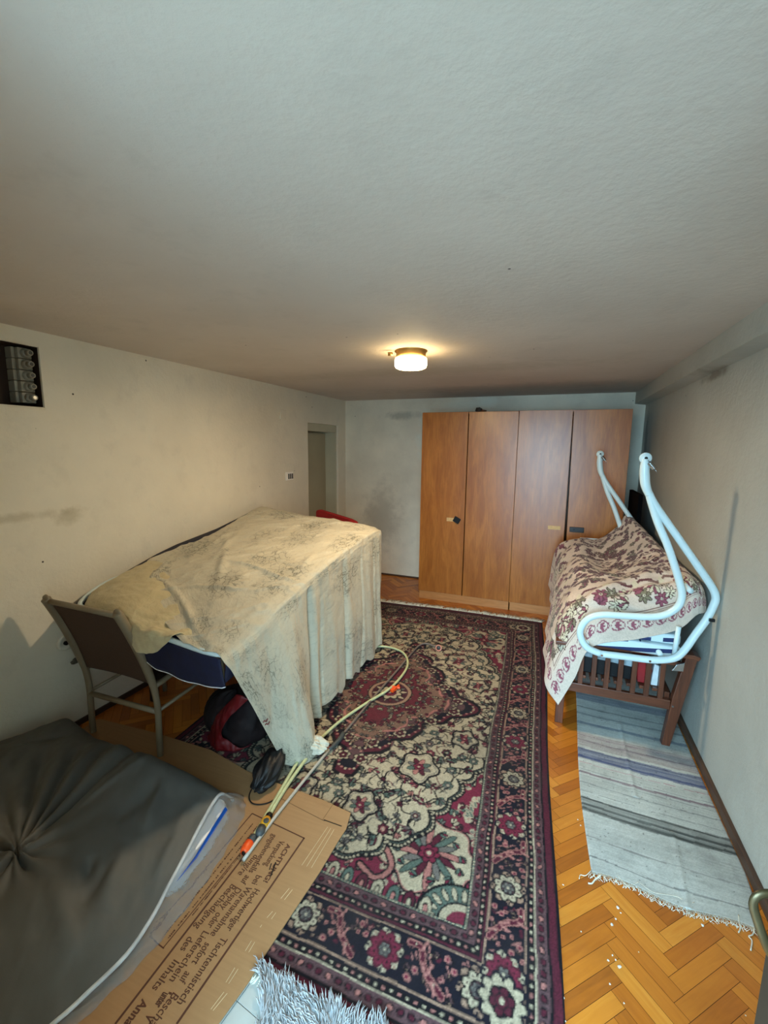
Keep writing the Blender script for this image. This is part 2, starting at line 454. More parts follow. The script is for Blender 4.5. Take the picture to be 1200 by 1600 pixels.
for z0 in (1.79,): w.box((XL-.05, 4.925, 0), (XL+.004, 4.99, 1.92))
struct('trim_2', w, M_left, bevel=.004)

# ================================================================== WARDROBE
def wardrobe():
    y0 = 4.46; x0, x1 = -1.30, .622
    r = thing('wardrobe', 'tall orange-brown veneered wardrobe with four plain doors against the back wall', 'wardrobe', ((x0+x1)/2, 4.76, 0))
    w = MB()
    xm = (x0+x1)/2
    for a, b in ((x0, xm), (xm, x1)):
        w.box((a, y0+.02, .06), (a+.018, 5.06, 2.0)); w.box((b-.018, y0+.02, .06), (b, 5.06, 2.0))
        w.box((a, y0+.02, 1.982), (b, 5.06, 2.0)); w.box((a, y0+.02, .06), (b, 5.06, .08)); w.box((a, 5.05, .06), (b, 5.06, 2.0))
    w.build('body', M_ward, r, bevel=.001)
    for i, (a, b) in enumerate(((x0+.008, xm-.002), (xm+.010, x1-.004))):
        w = MB(); w.box((a, y0+.006, 0), (b, y0+.022, .088)); w.build('plinth', M_plinth, r, bevel=.001)
    wd = (x1-x0)/4
    for i in range(4):
        a, b = x0+i*wd, x0+(i+1)*wd
        w = MB(); g0, g1 = (.001, .004)
        lo = .09; hi = 1.996
        if i == 3:
            # the last door hangs slightly askew: its gap widens towards the floor
            w.prism([(a+.002, y0-.012, hi), (b-.001, y0-.012, hi), (b-.001, y0-.012, lo), (a+.028, y0-.012, lo)], (0, .018, 0))
        else:
            w.box((a+(.004 if i else .001), y0, lo), (b-(.0045 if i != 1 else .002), y0+.018, hi+(.004 if i == 2 else 0)))
        d = w.build('door', M_ward, r, bevel=.0015)
        if i == 0:
            rot = Matrix.Rotation(math.radians(28), 4, 'Y')
            w = MB(); w.box((-.935, y0-.022, .868), (-.868, y0, .925), rot, (-.895, y0, .897)); w.build('handle', M_black, d, 'black plastic handle hanging askew', bevel=.003)
            w = MB(); w.box((-1.010, y0-.0008, .880), (-.918, y0+.002, .918)); w.build('bare_patch', simple('bare_wood', (226, 184, 124), .6, .1, 60), d, 'pale unvarnished patch where the handle came off')
        if i == 2:
            w = MB(); w.box((-.012, y0-.0008, .872), (.100, y0+.002, .908)); w.build('bare_patch', bpy.data.materials['bare_wood'], d, 'pale unvarnished patch where the handle came off')
        if i == 3:
            w = MB(); w.box((.180, y0-.026, .866), (.305, y0-.012, .914)); w.build('handle', simple('dark_brown_handle', (40, 24, 18), .35), d, 'dark brown oblong handle', bevel=.003)
            w = MB(); w.box((.212, y0-.0275, .884), (.225, y0-.0255, .898)); w.build('handle_dent', M_black, d)
wardrobe()
# lump of things lying on the wardrobe top
def blob(c, rx, ry, rz, name, mat, label, cat, seed=0, amp=.25):
    bm = bmesh.new(); bmesh.ops.create_icosphere(bm, subdivisions=3, radius=1)
    rs = np.random.default_rng(seed); ph = rs.random(6)*6
    for v in bm.verts:
        k = 1+amp*(math.sin(3*v.co.x+ph[0])*math.cos(2.6*v.co.y+ph[1])+.5*math.sin(6*v.co.z+ph[2]+2*v.co.x))
        v.co = Vector((v.co.x*rx*k, v.co.y*ry*k, max(-rz*.9, v.co.z*rz*k)))+Vector(c)
    me = bpy.data.meshes.new(name); bm.to_mesh(me); bm.free()
    return tag(link(name, me, mat), label, cat)
blob((-.735, 4.53, 2.022), .034, .03, .024, 'dark_lump', simple('dark_clod', (42, 36, 30), .8, .3, 40, .5), 'small dark crumpled lump lying on the wardrobe top edge', 'clutter', 3)
blob((-.685, 4.50, 2.008), .030, .02, .009, 'dark_scrap', simple('rust_scrap', (86, 52, 32), .8, .3, 40, .5), 'flat rusty brown scrap beside the lump on the wardrobe top', 'clutter', 5)

# black flat panel leaning in the gap between wardrobe and wall
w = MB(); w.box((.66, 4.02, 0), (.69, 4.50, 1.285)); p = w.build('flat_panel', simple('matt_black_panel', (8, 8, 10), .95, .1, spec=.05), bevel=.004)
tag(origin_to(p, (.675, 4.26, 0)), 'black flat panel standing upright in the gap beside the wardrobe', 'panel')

# ================================================================== CEILING LAMP
def lamp():
    c = (-.838, 2.60, ZC)
    r = thing('ceiling_lamp', 'round flush ceiling lamp with brass ring and glowing white glass', 'ceiling lamp', c)
    w = MB(); w.lathe([(.098, 0), (.098, -.006), (.090, -.010), (.088, -.040), (.083, -.042)], c, 'Z', 48); w.build('lamp_ring', M_brass, r, smooth=True)
    t = NT('lit_opal_glass'); t.base((1, .9, .75, 1)); t.b.inputs['Emission Color'].default_value = (1.0, .74, .36, 1)
    t.b.inputs['Emission Strength'].default_value = LAMP
    prof = [(.084, -.040), (.094, -.044), (.096, -.06), (.096, -.086), (.092, -.096), (.080, -.102), (.05, -.106), (.01, -.107)]
    w = MB(); w.lathe(prof, c, 'Z', 48); w.build('lamp_shade', t.m, r, smooth=True)
    w = MB(); w.tube([(c[0]-.098, c[1]-.05, ZC-.02), (c[0]-.125, c[1]-.06, ZC-.022)], .011, 12); w.build('screw_cap', M_brass, r, smooth=True)
    bl = bpy.data.lights.new('lamp_bulb', 'AREA'); bl.shape = 'DISK'; bl.size = .17; bl.energy = BULB; bl.color = (1.0, .76, .48)
    bo = bpy.data.objects.new('lamp_bulb', bl); COL.objects.link(bo); bo.location = (c[0], c[1], ZC-.112)
LAMP = 28.0; BULB = 25.0
lamp()

# ================================================================== LEFT WALL FITTINGS
w = MB(); w.box((XL-.14, 1.05, 1.83), (XL-.11, 1.556, 2.138)); w.box((XL-.12, 1.05, 1.828), (XL-.012, 1.556, 1.834)); w.box((XL-.12, 1.05, 2.134), (XL-.012, 1.556, 2.14)); w.box((XL-.12, 1.551, 1.83), (XL-.010, 1.558, 2.138)); struct('trim_3', w, M_darkwood)
w = MB()
for a, b in (((XL-.01, 1.05, 1.824), (XL+.004, 1.562, 1.832)), ((XL-.01, 1.05, 2.135), (XL+.003, 1.562, 2.142)), ((XL-.01, 1.553, 1.824), (XL+.004, 1.561, 2.142))): w.box(a, b)
struct('trim_4', w, M_left, bevel=.002)
def fuse(z, first):
    y = 1.508
    r = thing('fuse_holder', '', 'fuse holder', (XL-.11, y, z), 'screw-in fuse holders in the wall niche')
    w = MB(); w.box((XL-.11, y-.030, z-.026), (XL-.040, y+.034, z+.026)); w.box((XL-.11, y-.048, z-.0265), (XL-.060, y-.031, z+.0265)); w.build('fuse_base', M_ceramic, r, bevel=.003)
    w = MB(); w.lathe([(.024, 0), (.024, .008), (.021, .013), (.020, .020)], (XL-.041, y+.004, z), 'X', 24); w.build('socket_ring', M_ceramic, r, smooth=True)
    w = MB(); w.lathe([(.0155, 0), (.015, .020), (.013, .027), (.010, .027), (.009, .024), (.002, .024)], (XL-.022, y+.004, z), 'X', 24); w.build('fuse_cap', M_ceramic, r, smooth=True)
    w = MB(); w.lathe([(.0085, 0), (.0085, .0015)], (XL+.0025, y+.004, z), 'X', 16)
    w.build('fuse_window', simple('fuse_glass', (240, 230, 205), .15) if first else M_greyp, r)
    return r
pos_txt = ['topmost of the five', 'second of five from the top', 'middle one of the five', 'directly above the bright-capped one', 'lowest, with a bright reflecting cap']
for k in range(5):
    f_ = fuse(2.100-.0555*k, k == 4)
    f_['label'] = 'grey fuse holder in the wall niche, ' + pos_txt[k]
r = thing('light_switch', 'small white switch plate with three dark rockers beside the inner door', 'light switch', (XL, 3.83, 1.34))
w = MB(); w.box((XL, 3.765, 1.295), (XL+.012, 3.895, 1.38)); w.build('plate', M_switch, r, bevel=.003)
for k in range(3):
    w = MB(); w.box((XL+.010, 3.80+k*.033, 1.308), (XL+.017, 3.816+k*.033, 1.362)); w.build('rocker', M_black, r, 'dark rocker', bevel=.002)
w = MB(); w.box((XL, 3.69, 1.90), (XL+.012, 3.79, 1.99)); p = w.build('junction_cover', M_left, bevel=.004)
tag(origin_to(p, (XL, 3.74, 1.94)), 'small square cover plate painted over in wall cream, high above the switch', 'wall plate')
r = thing('wall_socket', 'round recessed socket in a plastered patch on the left wall behind the chair', 'socket', (XL, 1.53, .53))
w = MB(); w.lathe([(.045, 0), (.045, .008), (.03, .010), (.026, .004)], (XL, 1.535, .53), 'X', 24); w.build('socket_ring', M_left, r, smooth=True)
w = MB(); w.lathe([(.012, 0), (.012, .012)], (XL+.004, 1.535, .528), 'X', 14); w.build('socket_hole', M_black, r)
blob((XL+.012, 1.575, .40), .012, .03, .016, 'putty_lump', simple('old_putty', (96, 92, 78), .9, .2, 40), 'lump of grey putty sticking out of the wall under the socket', 'wall lump', 8)

# ================================================================== ORIENTAL CARPET
def woven(name, rough=.95, bscale=700, bstr=.25, sheen=.04, trans=0, mult=None, bd=.003):
    t = NT(name); a = t.node('ShaderNodeAttribute'); a.attribute_name = 'pattern'
    col = a.outputs['Color']
    col = t.mix(t.ramp(t.noise(3, 5), [(.45, (0, 0, 0, 1)), (.8, (.35, .35, .35, 1))]), col, (0.05, .04, .035, 1))
    t.base(col).rough(rough); t.b.inputs['Sheen Weight'].default_value = sheen; t.b.inputs['Specular IOR Level'].default_value = .2
    t.bump(t.noise(bscale, 2), bstr, bd); return t.m
K_ = dict(navy=(20, 17, 28), black=(16, 12, 17), mar=(80, 26, 40), crim=(112, 34, 54), cream=(174, 160, 134), pink=(164, 108, 100), mauve=(88, 62, 64), green=(84, 98, 88), grey=(104, 98, 92), tan=(150, 120, 100))
def carpet():
    W, H = 2.0, 3.3; res = .0027
    cv = Canvas(W, H, res, K_['black'])
    k = K_
    # nested bands (offset across the side, the ends a bit wider)
    e = 1.18
    def ring(o, c): cv.rect(o, W-o, o*e, H-o*e, c)
    for o, c in ((0, k['black']), (.011, k['mar']), (.036, k['black']), (.045, k['mauve']), (.079, k['cream']), (.084, k['black']), (.105, k['navy']),
                 (.246, k['mar']), (.252, k['black']), (.275, k['mauve']), (.305, k['black']), (.309, k['cream']), (.315, k['black']), (.319, k['crim'])): ring(o, c)
    def along(o, step, fn):
        """calls fn(x, y, direction angle, index) along the ring at offset o"""
        x0, x1, y0, y1 = o, W-o, o*e, H-o*e
        nx = max(1, int(round((x1-x0)/step))); ny = max(1, int(round((y1-y0)/step))); i = 0
        for a in range(nx):
            fn(x0+(a+.5)*(x1-x0)/nx, y0, 0, a); fn(x0+(a+.5)*(x1-x0)/nx, y1, PI, a)
        for a in range(ny):
            fn(x0, y0+(a+.5)*(y1-y0)/ny, PI/2, a); fn(x1, y0+(a+.5)*(y1-y0)/ny, -PI/2, a)
    def diam(x, y, a, i):
        c = (k['pink'], k['cream'], k['tan'])[i % 3] if i % 3 == 0 else k['mar']
        cv.ell(x, y, .014, .0105, k['black'], a); cv.ell(x, y, .0095, .0065, c, a+(.5 if i % 2 else -.5))
    along(.062, .034, diam); along(.290, .036, diam)
    def dot(x, y, a, i): cv.ell(x, y, .006, .0045, k['pink'] if i % 2 else k['cream'], a)
    along(.0945, .026, dot); along(.2635, .024, dot)
    def bead(x, y, a, i): cv.ell(x, y, .003, .0045, k['green'], a)
    along(.312, .013, bead)
    # pink guard lines of the main border
    for o in (.112, .240):
        x0, x1, y0, y1 = o, W-o, o*e, H-o*e
        cv.line([(x0, y0), (x1, y0), (x1, y1), (x0, y1), (x0, y0)], .006, k['tan'])
    def clutter(x, y, a, i):
        vx, vy = -math.sin(a), math.cos(a)
        for _ in range(4):
            o_ = rr0.uniform(-.055, .055); u_ = rr0.uniform(-.01, .01); px, py = x+vx*o_+math.cos(a)*u_, y+vy*o_+math.sin(a)*u_
            kk = rr0.integers(4)
            if kk == 0: cv.ell(px, py, .0075, .0075, k['pink']); cv.ell(px, py, .0035, .0035, k['mar'])
            elif kk == 1: cv.spray(px, py, .020, rr0.random()*6.3, [k['mauve'], k['tan']], k['black'], 3)
            elif kk == 2: cv.line([(px, py), (px+.018*math.cos(a+kk), py+.018*math.sin(a+kk))], .004, k['pink'])
            else: cv.ell(px, py, .005, .009, k['mar'], rr0.random()*3)
    rr0 = np.random.default_rng(44); along(.176, .020, clutter)
    def vine(x, y, a, i):
        ux, uy = math.cos(a), math.sin(a); vx, vy = -uy, ux; s = 1 if i % 2 else -1
        f = lambda p, q: (x+p*ux+q*vx*s, y+p*uy+q*vy*s)
        pts = crom([f(-.075, .05), f(-.035, .045), f(-.015, 0), f(.015, -.03), f(.05, -.055)], 6)
        cv.line(pts, .028, k['black']); cv.line(pts, .021, k['pink']); cv.line(pts, .014, k['mar'])
        for q in pts[3:-2:4]: cv.ell(q[0], q[1], .004, .004, k['cream'])
        for q, d in ((pts[7], 1), (pts[11], -1), (pts[15], 1), (pts[18], -1)):
            cv.line([q, (q[0]+.028*(ux*.4+vx*d), q[1]+.028*(uy*.4+vy*d))], .008, k['pink'])
        for p_, q_ in ((.05, .045), (-.06, -.045), (.075, .02), (-.04, -.02)):
            cx_, cy_ = f(p_, q_); cv.ell(cx_, cy_, .010, .010, k['pink']); cv.ell(cx_, cy_, .005, .005, k['crim'])
    along(.176, .145, lambda x, y, a, i: vine(x, y, a, i) if i % 2 else None)
    def ros(x, y, a, i):
        if i % 2: return
        red = (i//2) % 2 == 0
        cv.rosette(x, y, .070, 8, k['cream'] if red else k['tan'], k['cream'], k['navy'], .2)
        cv.rosette(x, y, .054, 8, k['crim'] if red else k['cream'], k['grey'], k['black'] if not red else k['mar'], .5, k['mar'] if red else k['mauve'])
        cv.rosette(x, y, .022, 6, k['grey'], k['cream'], k['black'], 0)
        for i_ in range(8):
            a_ = .5+2*PI*i_/8; cv.ell(x+.036*math.cos(a_), y+.036*math.sin(a_), .0045, .003, k['black'] if red else k['mauve'], a_)
            a_ += PI/8; cv.ell(x+.057*math.cos(a_), y+.057*math.sin(a_), .006, .004, k['navy'] if i_ % 2 else k['tan'], a_)
    along(.176, .145, ros)
    for X in (.176, W-.176):
        for Y in (.176*e, H-.176*e):
            for dx, dy in ((0, 0),):
                cv.rosette(X, Y, .075, 10, k['cream'], k['mar'], k['navy'], 0); cv.rosette(X, Y, .040, 6, k['mar'], k['cream'], k['black'], .3, k['mar'])
    # ---------- field, drawn in one quadrant (a right, b up) then mirrored
    hw, hh = W/2-.319, H/2-.319*e
    q = Canvas(hw, hh, res, k['crim'])
    # corner ornament
    rr = np.random.default_rng(3)
    cols = [k['cream'], k['green'], k['pink'], k['mar'], k['grey']]
    for _ in range(420):
        x, y = rr.random()*hw, .4+rr.random()*(hh-.4)
        a = rr.random()*6.28; q.spray(x, y, .016+.022*rr.random(), a, [cols[rr.integers(5)], cols[rr.integers(5)]], k['black'] if rr.random() < .5 else k['cream'], 3)
    P_ = [(hw-.17+.20*math.cos(t_)*(1+.10*math.cos(7*t_)), hh-.22+.165*math.sin(t_)*(1+.10*math.cos(7*t_))) for t_ in np.linspace(0, 2*PI, 90)]
    q.poly(P_, k['cream']); q.line(P_, .010, k['black']); q.line([(p[0]*.97+.03*(hw-.17), p[1]*.97+.03*(hh-.22)) for p in P_], .005, k['pink'])
    for i in range(16):
        a = i*.393; R_ = .12 if i % 2 else .085
        q.leaf(hw-.17+.03*math.cos(a), hh-.22+.03*math.sin(a), R_, .024, a+.35, (k['mar'], k['green'], k['grey'], k['pink'])[i % 4], k['black'])
    for i in range(12): a = i*.5236+.2; q.spray(hw-.17+.13*math.cos(a), hh-.22+.105*math.sin(a), .030, a+1.2, [k['green'], k['crim']], k['black'], 3)
    q.rosette(hw-.17, hh-.22, .045, 7, k['crim'], k['cream'], k['black'])
    q.ell(hw, hh, .17, .14, k['black']); q.ell(hw, hh, .16, .13, k['green']); q.ell(hw, hh, .09, .075, k['black']); q.ell(hw, hh, .083, .068, k['cream']); q.ell(hw, hh, .055, .045, k['crim'])
    for i in range(6): a = PI+i*.3; q.leaf(hw+.10*math.cos(a), hh+.08*math.sin(a), .045, .016, a, k['cream'], k['black'])
    q.line(crom([(hw-.45, hh-.12), (hw-.38, hh-.20), (hw-.30, hh-.12), (hw-.34, hh-.05), (hw-.42, hh-.08)], 6), .034, k['black'])
    q.line(crom([(hw-.45, hh-.12), (hw-.38, hh-.20), (hw-.30, hh-.12), (hw-.34, hh-.05), (hw-.42, hh-.08)], 6), .018, k['pink'])
    for i in range(9): q.ell(.05+i*.062, hh-.01, .026, .045, k['black']); q.ell(.05+i*.062, hh-.01, .021, .039, (k['green'], k['mar'], k['cream'])[i % 3]); q.ell(.05+i*.062, hh-.008, .011, .022, k['black']); q.ell(.05+i*.062, hh-.008, .007, .016, (k['pink'], k['cream'])[i % 2])
    # cream ground with scalloped edge
    edge = [(0, 0), (hw+.02, 0), (hw+.02, .36)]
    sc = [(.655, .42), (.63, .53), (.55, .62), (.53, .76), (.45, .86), (.43, 1.00), (.30, 1.06), (.24, 1.16), (.11, 1.17), (0, 1.23)]
    sc = [(min(x, hw), y*hh/1.30) for x, y in sc]
    def scallop(o):
        out = [(0, 0), (hw+.02, 0), (hw+.02, .34)]
        P = [(hw, .34)]+sc
        for (a, b) in zip(P, P[1:]):
            for t_ in np.linspace(0, 1, 7)[:-1]:
                bx = a[0]+(b[0]-a[0])*t_; by = a[1]+(b[1]-a[1])*t_; bul = math.sin(PI*t_)*.032+o
                nx_, ny_ = (b[1]-a[1]), -(b[0]-a[0]); L = math.hypot(nx_, ny_)+1e-9
                out.append((bx+nx_/L*bul, by+ny_/L*bul))
        out.append((0, sc[-1][1]+o)); return out
    q.poly(scallop(.040), k['black']); q.poly(scallop(.034), k['green'])
    S = scallop(.026)
    q.line(S[2:], .018, k['black'])
    for p in crom(S[3:], 3)[::2]: q.ell(p[0], p[1], .0055, .0055, k['cream'])
    q.poly(scallop(.014), k['black']); q.poly(scallop(.004), k['cream'])
    inside = np.array(scallop(-.03)); big = Canvas(hw, hh, res, (0, 0, 0)); big.poly(inside, (255, 255, 255)); msk = big.C[:, :, 0] > .5
    def ins(x, y):
        i = min(q.ny-1, max(0, int(y/hh*(q.ny-1)))); j = min(q.nx-1, max(0, int(x/hw*(q.nx-1)))); return msk[i, j]
    # black scrolling vines and flowers on the cream ground
    flc = [(k['mar'], k['pink']), (k['green'], k['grey']), (k['grey'], k['mar']), (k['mar'], k['green']), (k['crim'], k['pink'])]
    seeds = []
    tries = 0
    while len(seeds) < 130 and tries < 9000:
        tries += 1
        x, y = rr.random()*hw, rr.random()*hh*.97
        if not ins(x, y): continue
        if all((x-s_[0])**2+(y-s_[1])**2 > .0036 for s_ in seeds): seeds.append((x, y))
    for i, (x, y) in enumerate(seeds):
        near = sorted(seeds, key=lambda s_: (s_[0]-x)**2+(s_[1]-y)**2)[1:3]
        for (a, b) in near:
            mx, my = (x+a)/2+(rr.random()-.5)*.05, (y+b)/2+(rr.random()-.5)*.05
            q.line(crom([(x, y), (mx, my), (a, b)], 6), .008, k['black'])
    for i, (x, y) in enumerate(seeds):
        c1, c2 = flc[rr.integers(5)]; a = rr.random()*6.28; kind = rr.integers(4)
        if kind == 0: q.rosette(x, y, .027, 6, c1, k['cream'], k['black'], a, c2)
        elif kind == 1: q.spray(x, y, .040, a, [c1, c2], k['black'], 5)
        elif kind == 2:
            q.leaf(x-.02*math.cos(a), y-.02*math.sin(a), .048, .028, a, c1, k['black']); q.leaf(x-.01*math.cos(a), y-.01*math.sin(a), .038, .016, a, c2)
            q.spray(x, y, .03, a+2.4, [c2], k['black'], 3)
        else: q.spray(x, y, .036, a, [c1, k['cream']], k['black'], 4); q.spray(x, y, .030, a+PI, [c2], k['black'], 3)
    for _ in range(420):
        x, y = rr.random()*hw, rr.random()*hh
        if not ins(x, y): continue
        a = rr.random()*6.28; L_ = .018+.02*rr.random(); b_ = rr.uniform(-1.2, 1.2)
        q.line(crom([(x, y), (x+L_*math.cos(a), y+L_*math.sin(a)), (x+L_*math.cos(a)+L_*math.cos(a+b_), y+L_*math.sin(a)+L_*math.sin(a+b_))], 4), .0055, (k['black'], k['mar'], k['grey'])[rr.integers(3)] if rr.random() < .5 else k['black'])
    # large framed blossoms
    for (x, y, s_) in ((.36, .60, .095), (.16, .93, .075), (.55, .30, .07)):
        P = [(x+s_*math.cos(a)*(1+.13*math.cos(5*a)), y+s_*1.1*math.sin(a)*(1+.13*math.cos(5*a))) for a in np.linspace(0, 2*PI, 60)]
        q.poly(P, k['cream']); q.line(P, .012, k['black'])
        q.line([(x+(p[0]-x)*.84, y+(p[1]-y)*.84) for p in P], .004, k['grey'])
        for i in range(8): q.leaf(x, y, s_*.66, s_*.26, i*PI/4+.2, (k['grey'], k['mar'], k['pink'], k['green'])[i % 4], k['black'])
        q.rosette(x, y, s_*.3, 6, k['crim'], k['cream'], k['black'])
    # stepped medallion
    md = [(0, .92), (.045, .90), (.06, .82), (.03, .78), (.05, .70), (.13, .66), (.17, .60), (.15, .52), (.26, .46), (.30, .36), (.28, .28), (.40, .22), (.44, .13), (.52, .10), (.58, .04), (.59, 0)]
    md = [(x, y*.86) for x, y in md]
    def off(P, s_): return [(0, 0)]+[(x*s_, y*s_) for x, y in P]
    q.poly([(0, 0)]+[(x+.016, y+.016) for x, y in md]+[(.60, 0)], k['black']); q.poly(off(md, 1.0), k['mar'])
    q.poly(off(md, .95), k['navy']); q.poly(off(md, .86), k['mauve'])
    for i, p in enumerate(crom(md, 4)[::2]): q.ell(p[0]*.95, p[1]*.95, .007, .007, k['pink'] if i % 2 else k['cream'])
    for (x, y) in ((.07, .52), (.19, .38), (.33, .20), (.45, .06), (.05, .66)):
        q.rosette(x, y, .042, 6, k['cream'], k['crim'], k['black'], .4); q.rosette(x, y, .026, 5, k['mar'], k['cream'], k['black'])
    md2 = [(0, .50), (.06, .47), (.07, .40), (.16, .36), (.20, .28), (.18, .21), (.29, .17), (.32, .09), (.38, .05), (.39, 0)]
    q.poly([(0, 0)]+[(x+.012, y+.012) for x, y in md2]+[(.405, 0)], k['pink']); q.poly(off(md2, 1.0), (120, 92, 78)); q.poly(off(md2, .78), (92, 34, 44))
    for i in range(330):
        x, y = rr.random()*.5, rr.random()*.68
        if x/.50+y/.66 < .95: q.spray(x, y, .022, rr.random()*6.3, [(k['cream'], k['tan'], k['grey'], k['crim'])[i % 4]], k['black'], 3)
    q.ell(0, 0, .15, .16, k['black']); q.ell(0, 0, .142, .152, k['tan']); q.ell(0, 0, .122, .132, (70, 34, 44))
    for i in range(7): q.leaf(.05*math.cos(i*.42), .05*math.sin(i*.42), .065, .022, i*.42-.1, (k['mar'], k['cream'], k['grey'])[i % 3], k['black'])
    q.rosette(0, 0, .085, 8, k['cream'], k['crim'], k['black']); q.rosette(0, 0, .045, 8, k['crim'], k['cream'], k['mar'])
    # mirror into the carpet
    C = q.C; full = np.concatenate([np.concatenate([C[::-1, ::-1], C[::-1, 1:]], 1), np.concatenate([C[1:, ::-1], C[1:, 1:]], 1)], 0)
    ay = (cv.ny-full.shape[0])//2; ax = (cv.nx-full.shape[1])//2
    cv.C[ay:ay+full.shape[0], ax:ax+full.shape[1]] = full
    # resample on the mesh grid with a wandering offset so that no line is ruler-straight
    B = cv.C; B = (B+np.roll(B, 1, 0)+np.roll(B, 1, 1)+np.roll(np.roll(B, 1, 0), 1, 1))/4
    X, Y = np.meshgrid(np.linspace(0, W, 470), np.linspace(0, H, 775))
    wx = fbm(X*7, Y*7, 21)*.008; wy = fbm(X*7, Y*7, 22)*.008
    ii = np.clip(((Y+wy)/H*(cv.ny-1)).round().astype(int), 0, cv.ny-1); jj = np.clip(((X+wx)/W*(cv.nx-1)).round().astype(int), 0, cv.nx-1)
    C = B[ii, jj]*(.66+.42*RNG.random(X.shape))[..., None]*(1+.30*fbm(X*2.2, Y*2.2, 4))[..., None]
    # map to the floor: near-left, near-right, far-left, far-right corners
    NL, NR, FL, FR = (np.array(p) for p in ((-1.87, .93), (.137, .925), (-1.99, 4.13), (.005, 4.235)))
    s = (X/W)[..., None]; tt = (Y/H)[..., None]
    XY = (NL*(1-s)+NR*s)*(1-tt)+(FL*(1-s)+FR*s)*tt
    XY[..., 0] += .008*np.sin(Y*3.1+.6)*(X/W); XY[..., 1] += .028*np.sin(X/W*PI*.9+.2)*(Y/H)
    zz = .009+.004*fbm(X*3, Y*3, 9)+.0012*(RNG.random(X.shape)-.5)
    zz += .006*np.exp(-((X-1.0)/.5)**2)*np.exp(-((Y-2.95)/.05)**2)
    zz[0, :] = zz[-1, :] = .001; zz[:, 0] = zz[:, -1] = .001
    P = np.concatenate([XY, zz[..., None]], 2)
    o = link('oriental_carpet', grid_mesh('oriental_carpet', P, C), woven('carpet_wool'))
    tag(o, 'large worn Persian-style carpet, dark red and cream medallion pattern on the parquet', 'carpet')
    # fringes as parts
    for (edge, nm, n, d) in ((P[-1], 'fringe', 420, 1), (P[0], 'fringe', 420, -1)):
        bm = MB()
        for i in range(n):
            p = edge[int(i/n*(len(edge)-1))]
            L = .085+.03*random.random()+.012*math.sin(i*.13); a = random.uniform(-.9, .9)
            if d < 0: L *= .3
            q1 = (p[0]+random.uniform(-.003, .003), p[1]-.004*d, .006); q3 = (p[0]+L*math.sin(a)*.7, p[1]+d*L, .0035+.003*random.random())
            q2 = ((q1[0]+q3[0])/2+random.uniform(-.006, .006), (q1[1]+q3[1])/2, .008+.004*random.random())
            bm.tube([q1, q2, q3], [.0038, .0032, .0016], 4)
        f = bm.build(nm, M_fringe, o, 'off-white cotton fringe', smooth=True)
M_fringe = simple('cotton_fringe', (214, 208, 190), .9, .1, 40)
carpet()

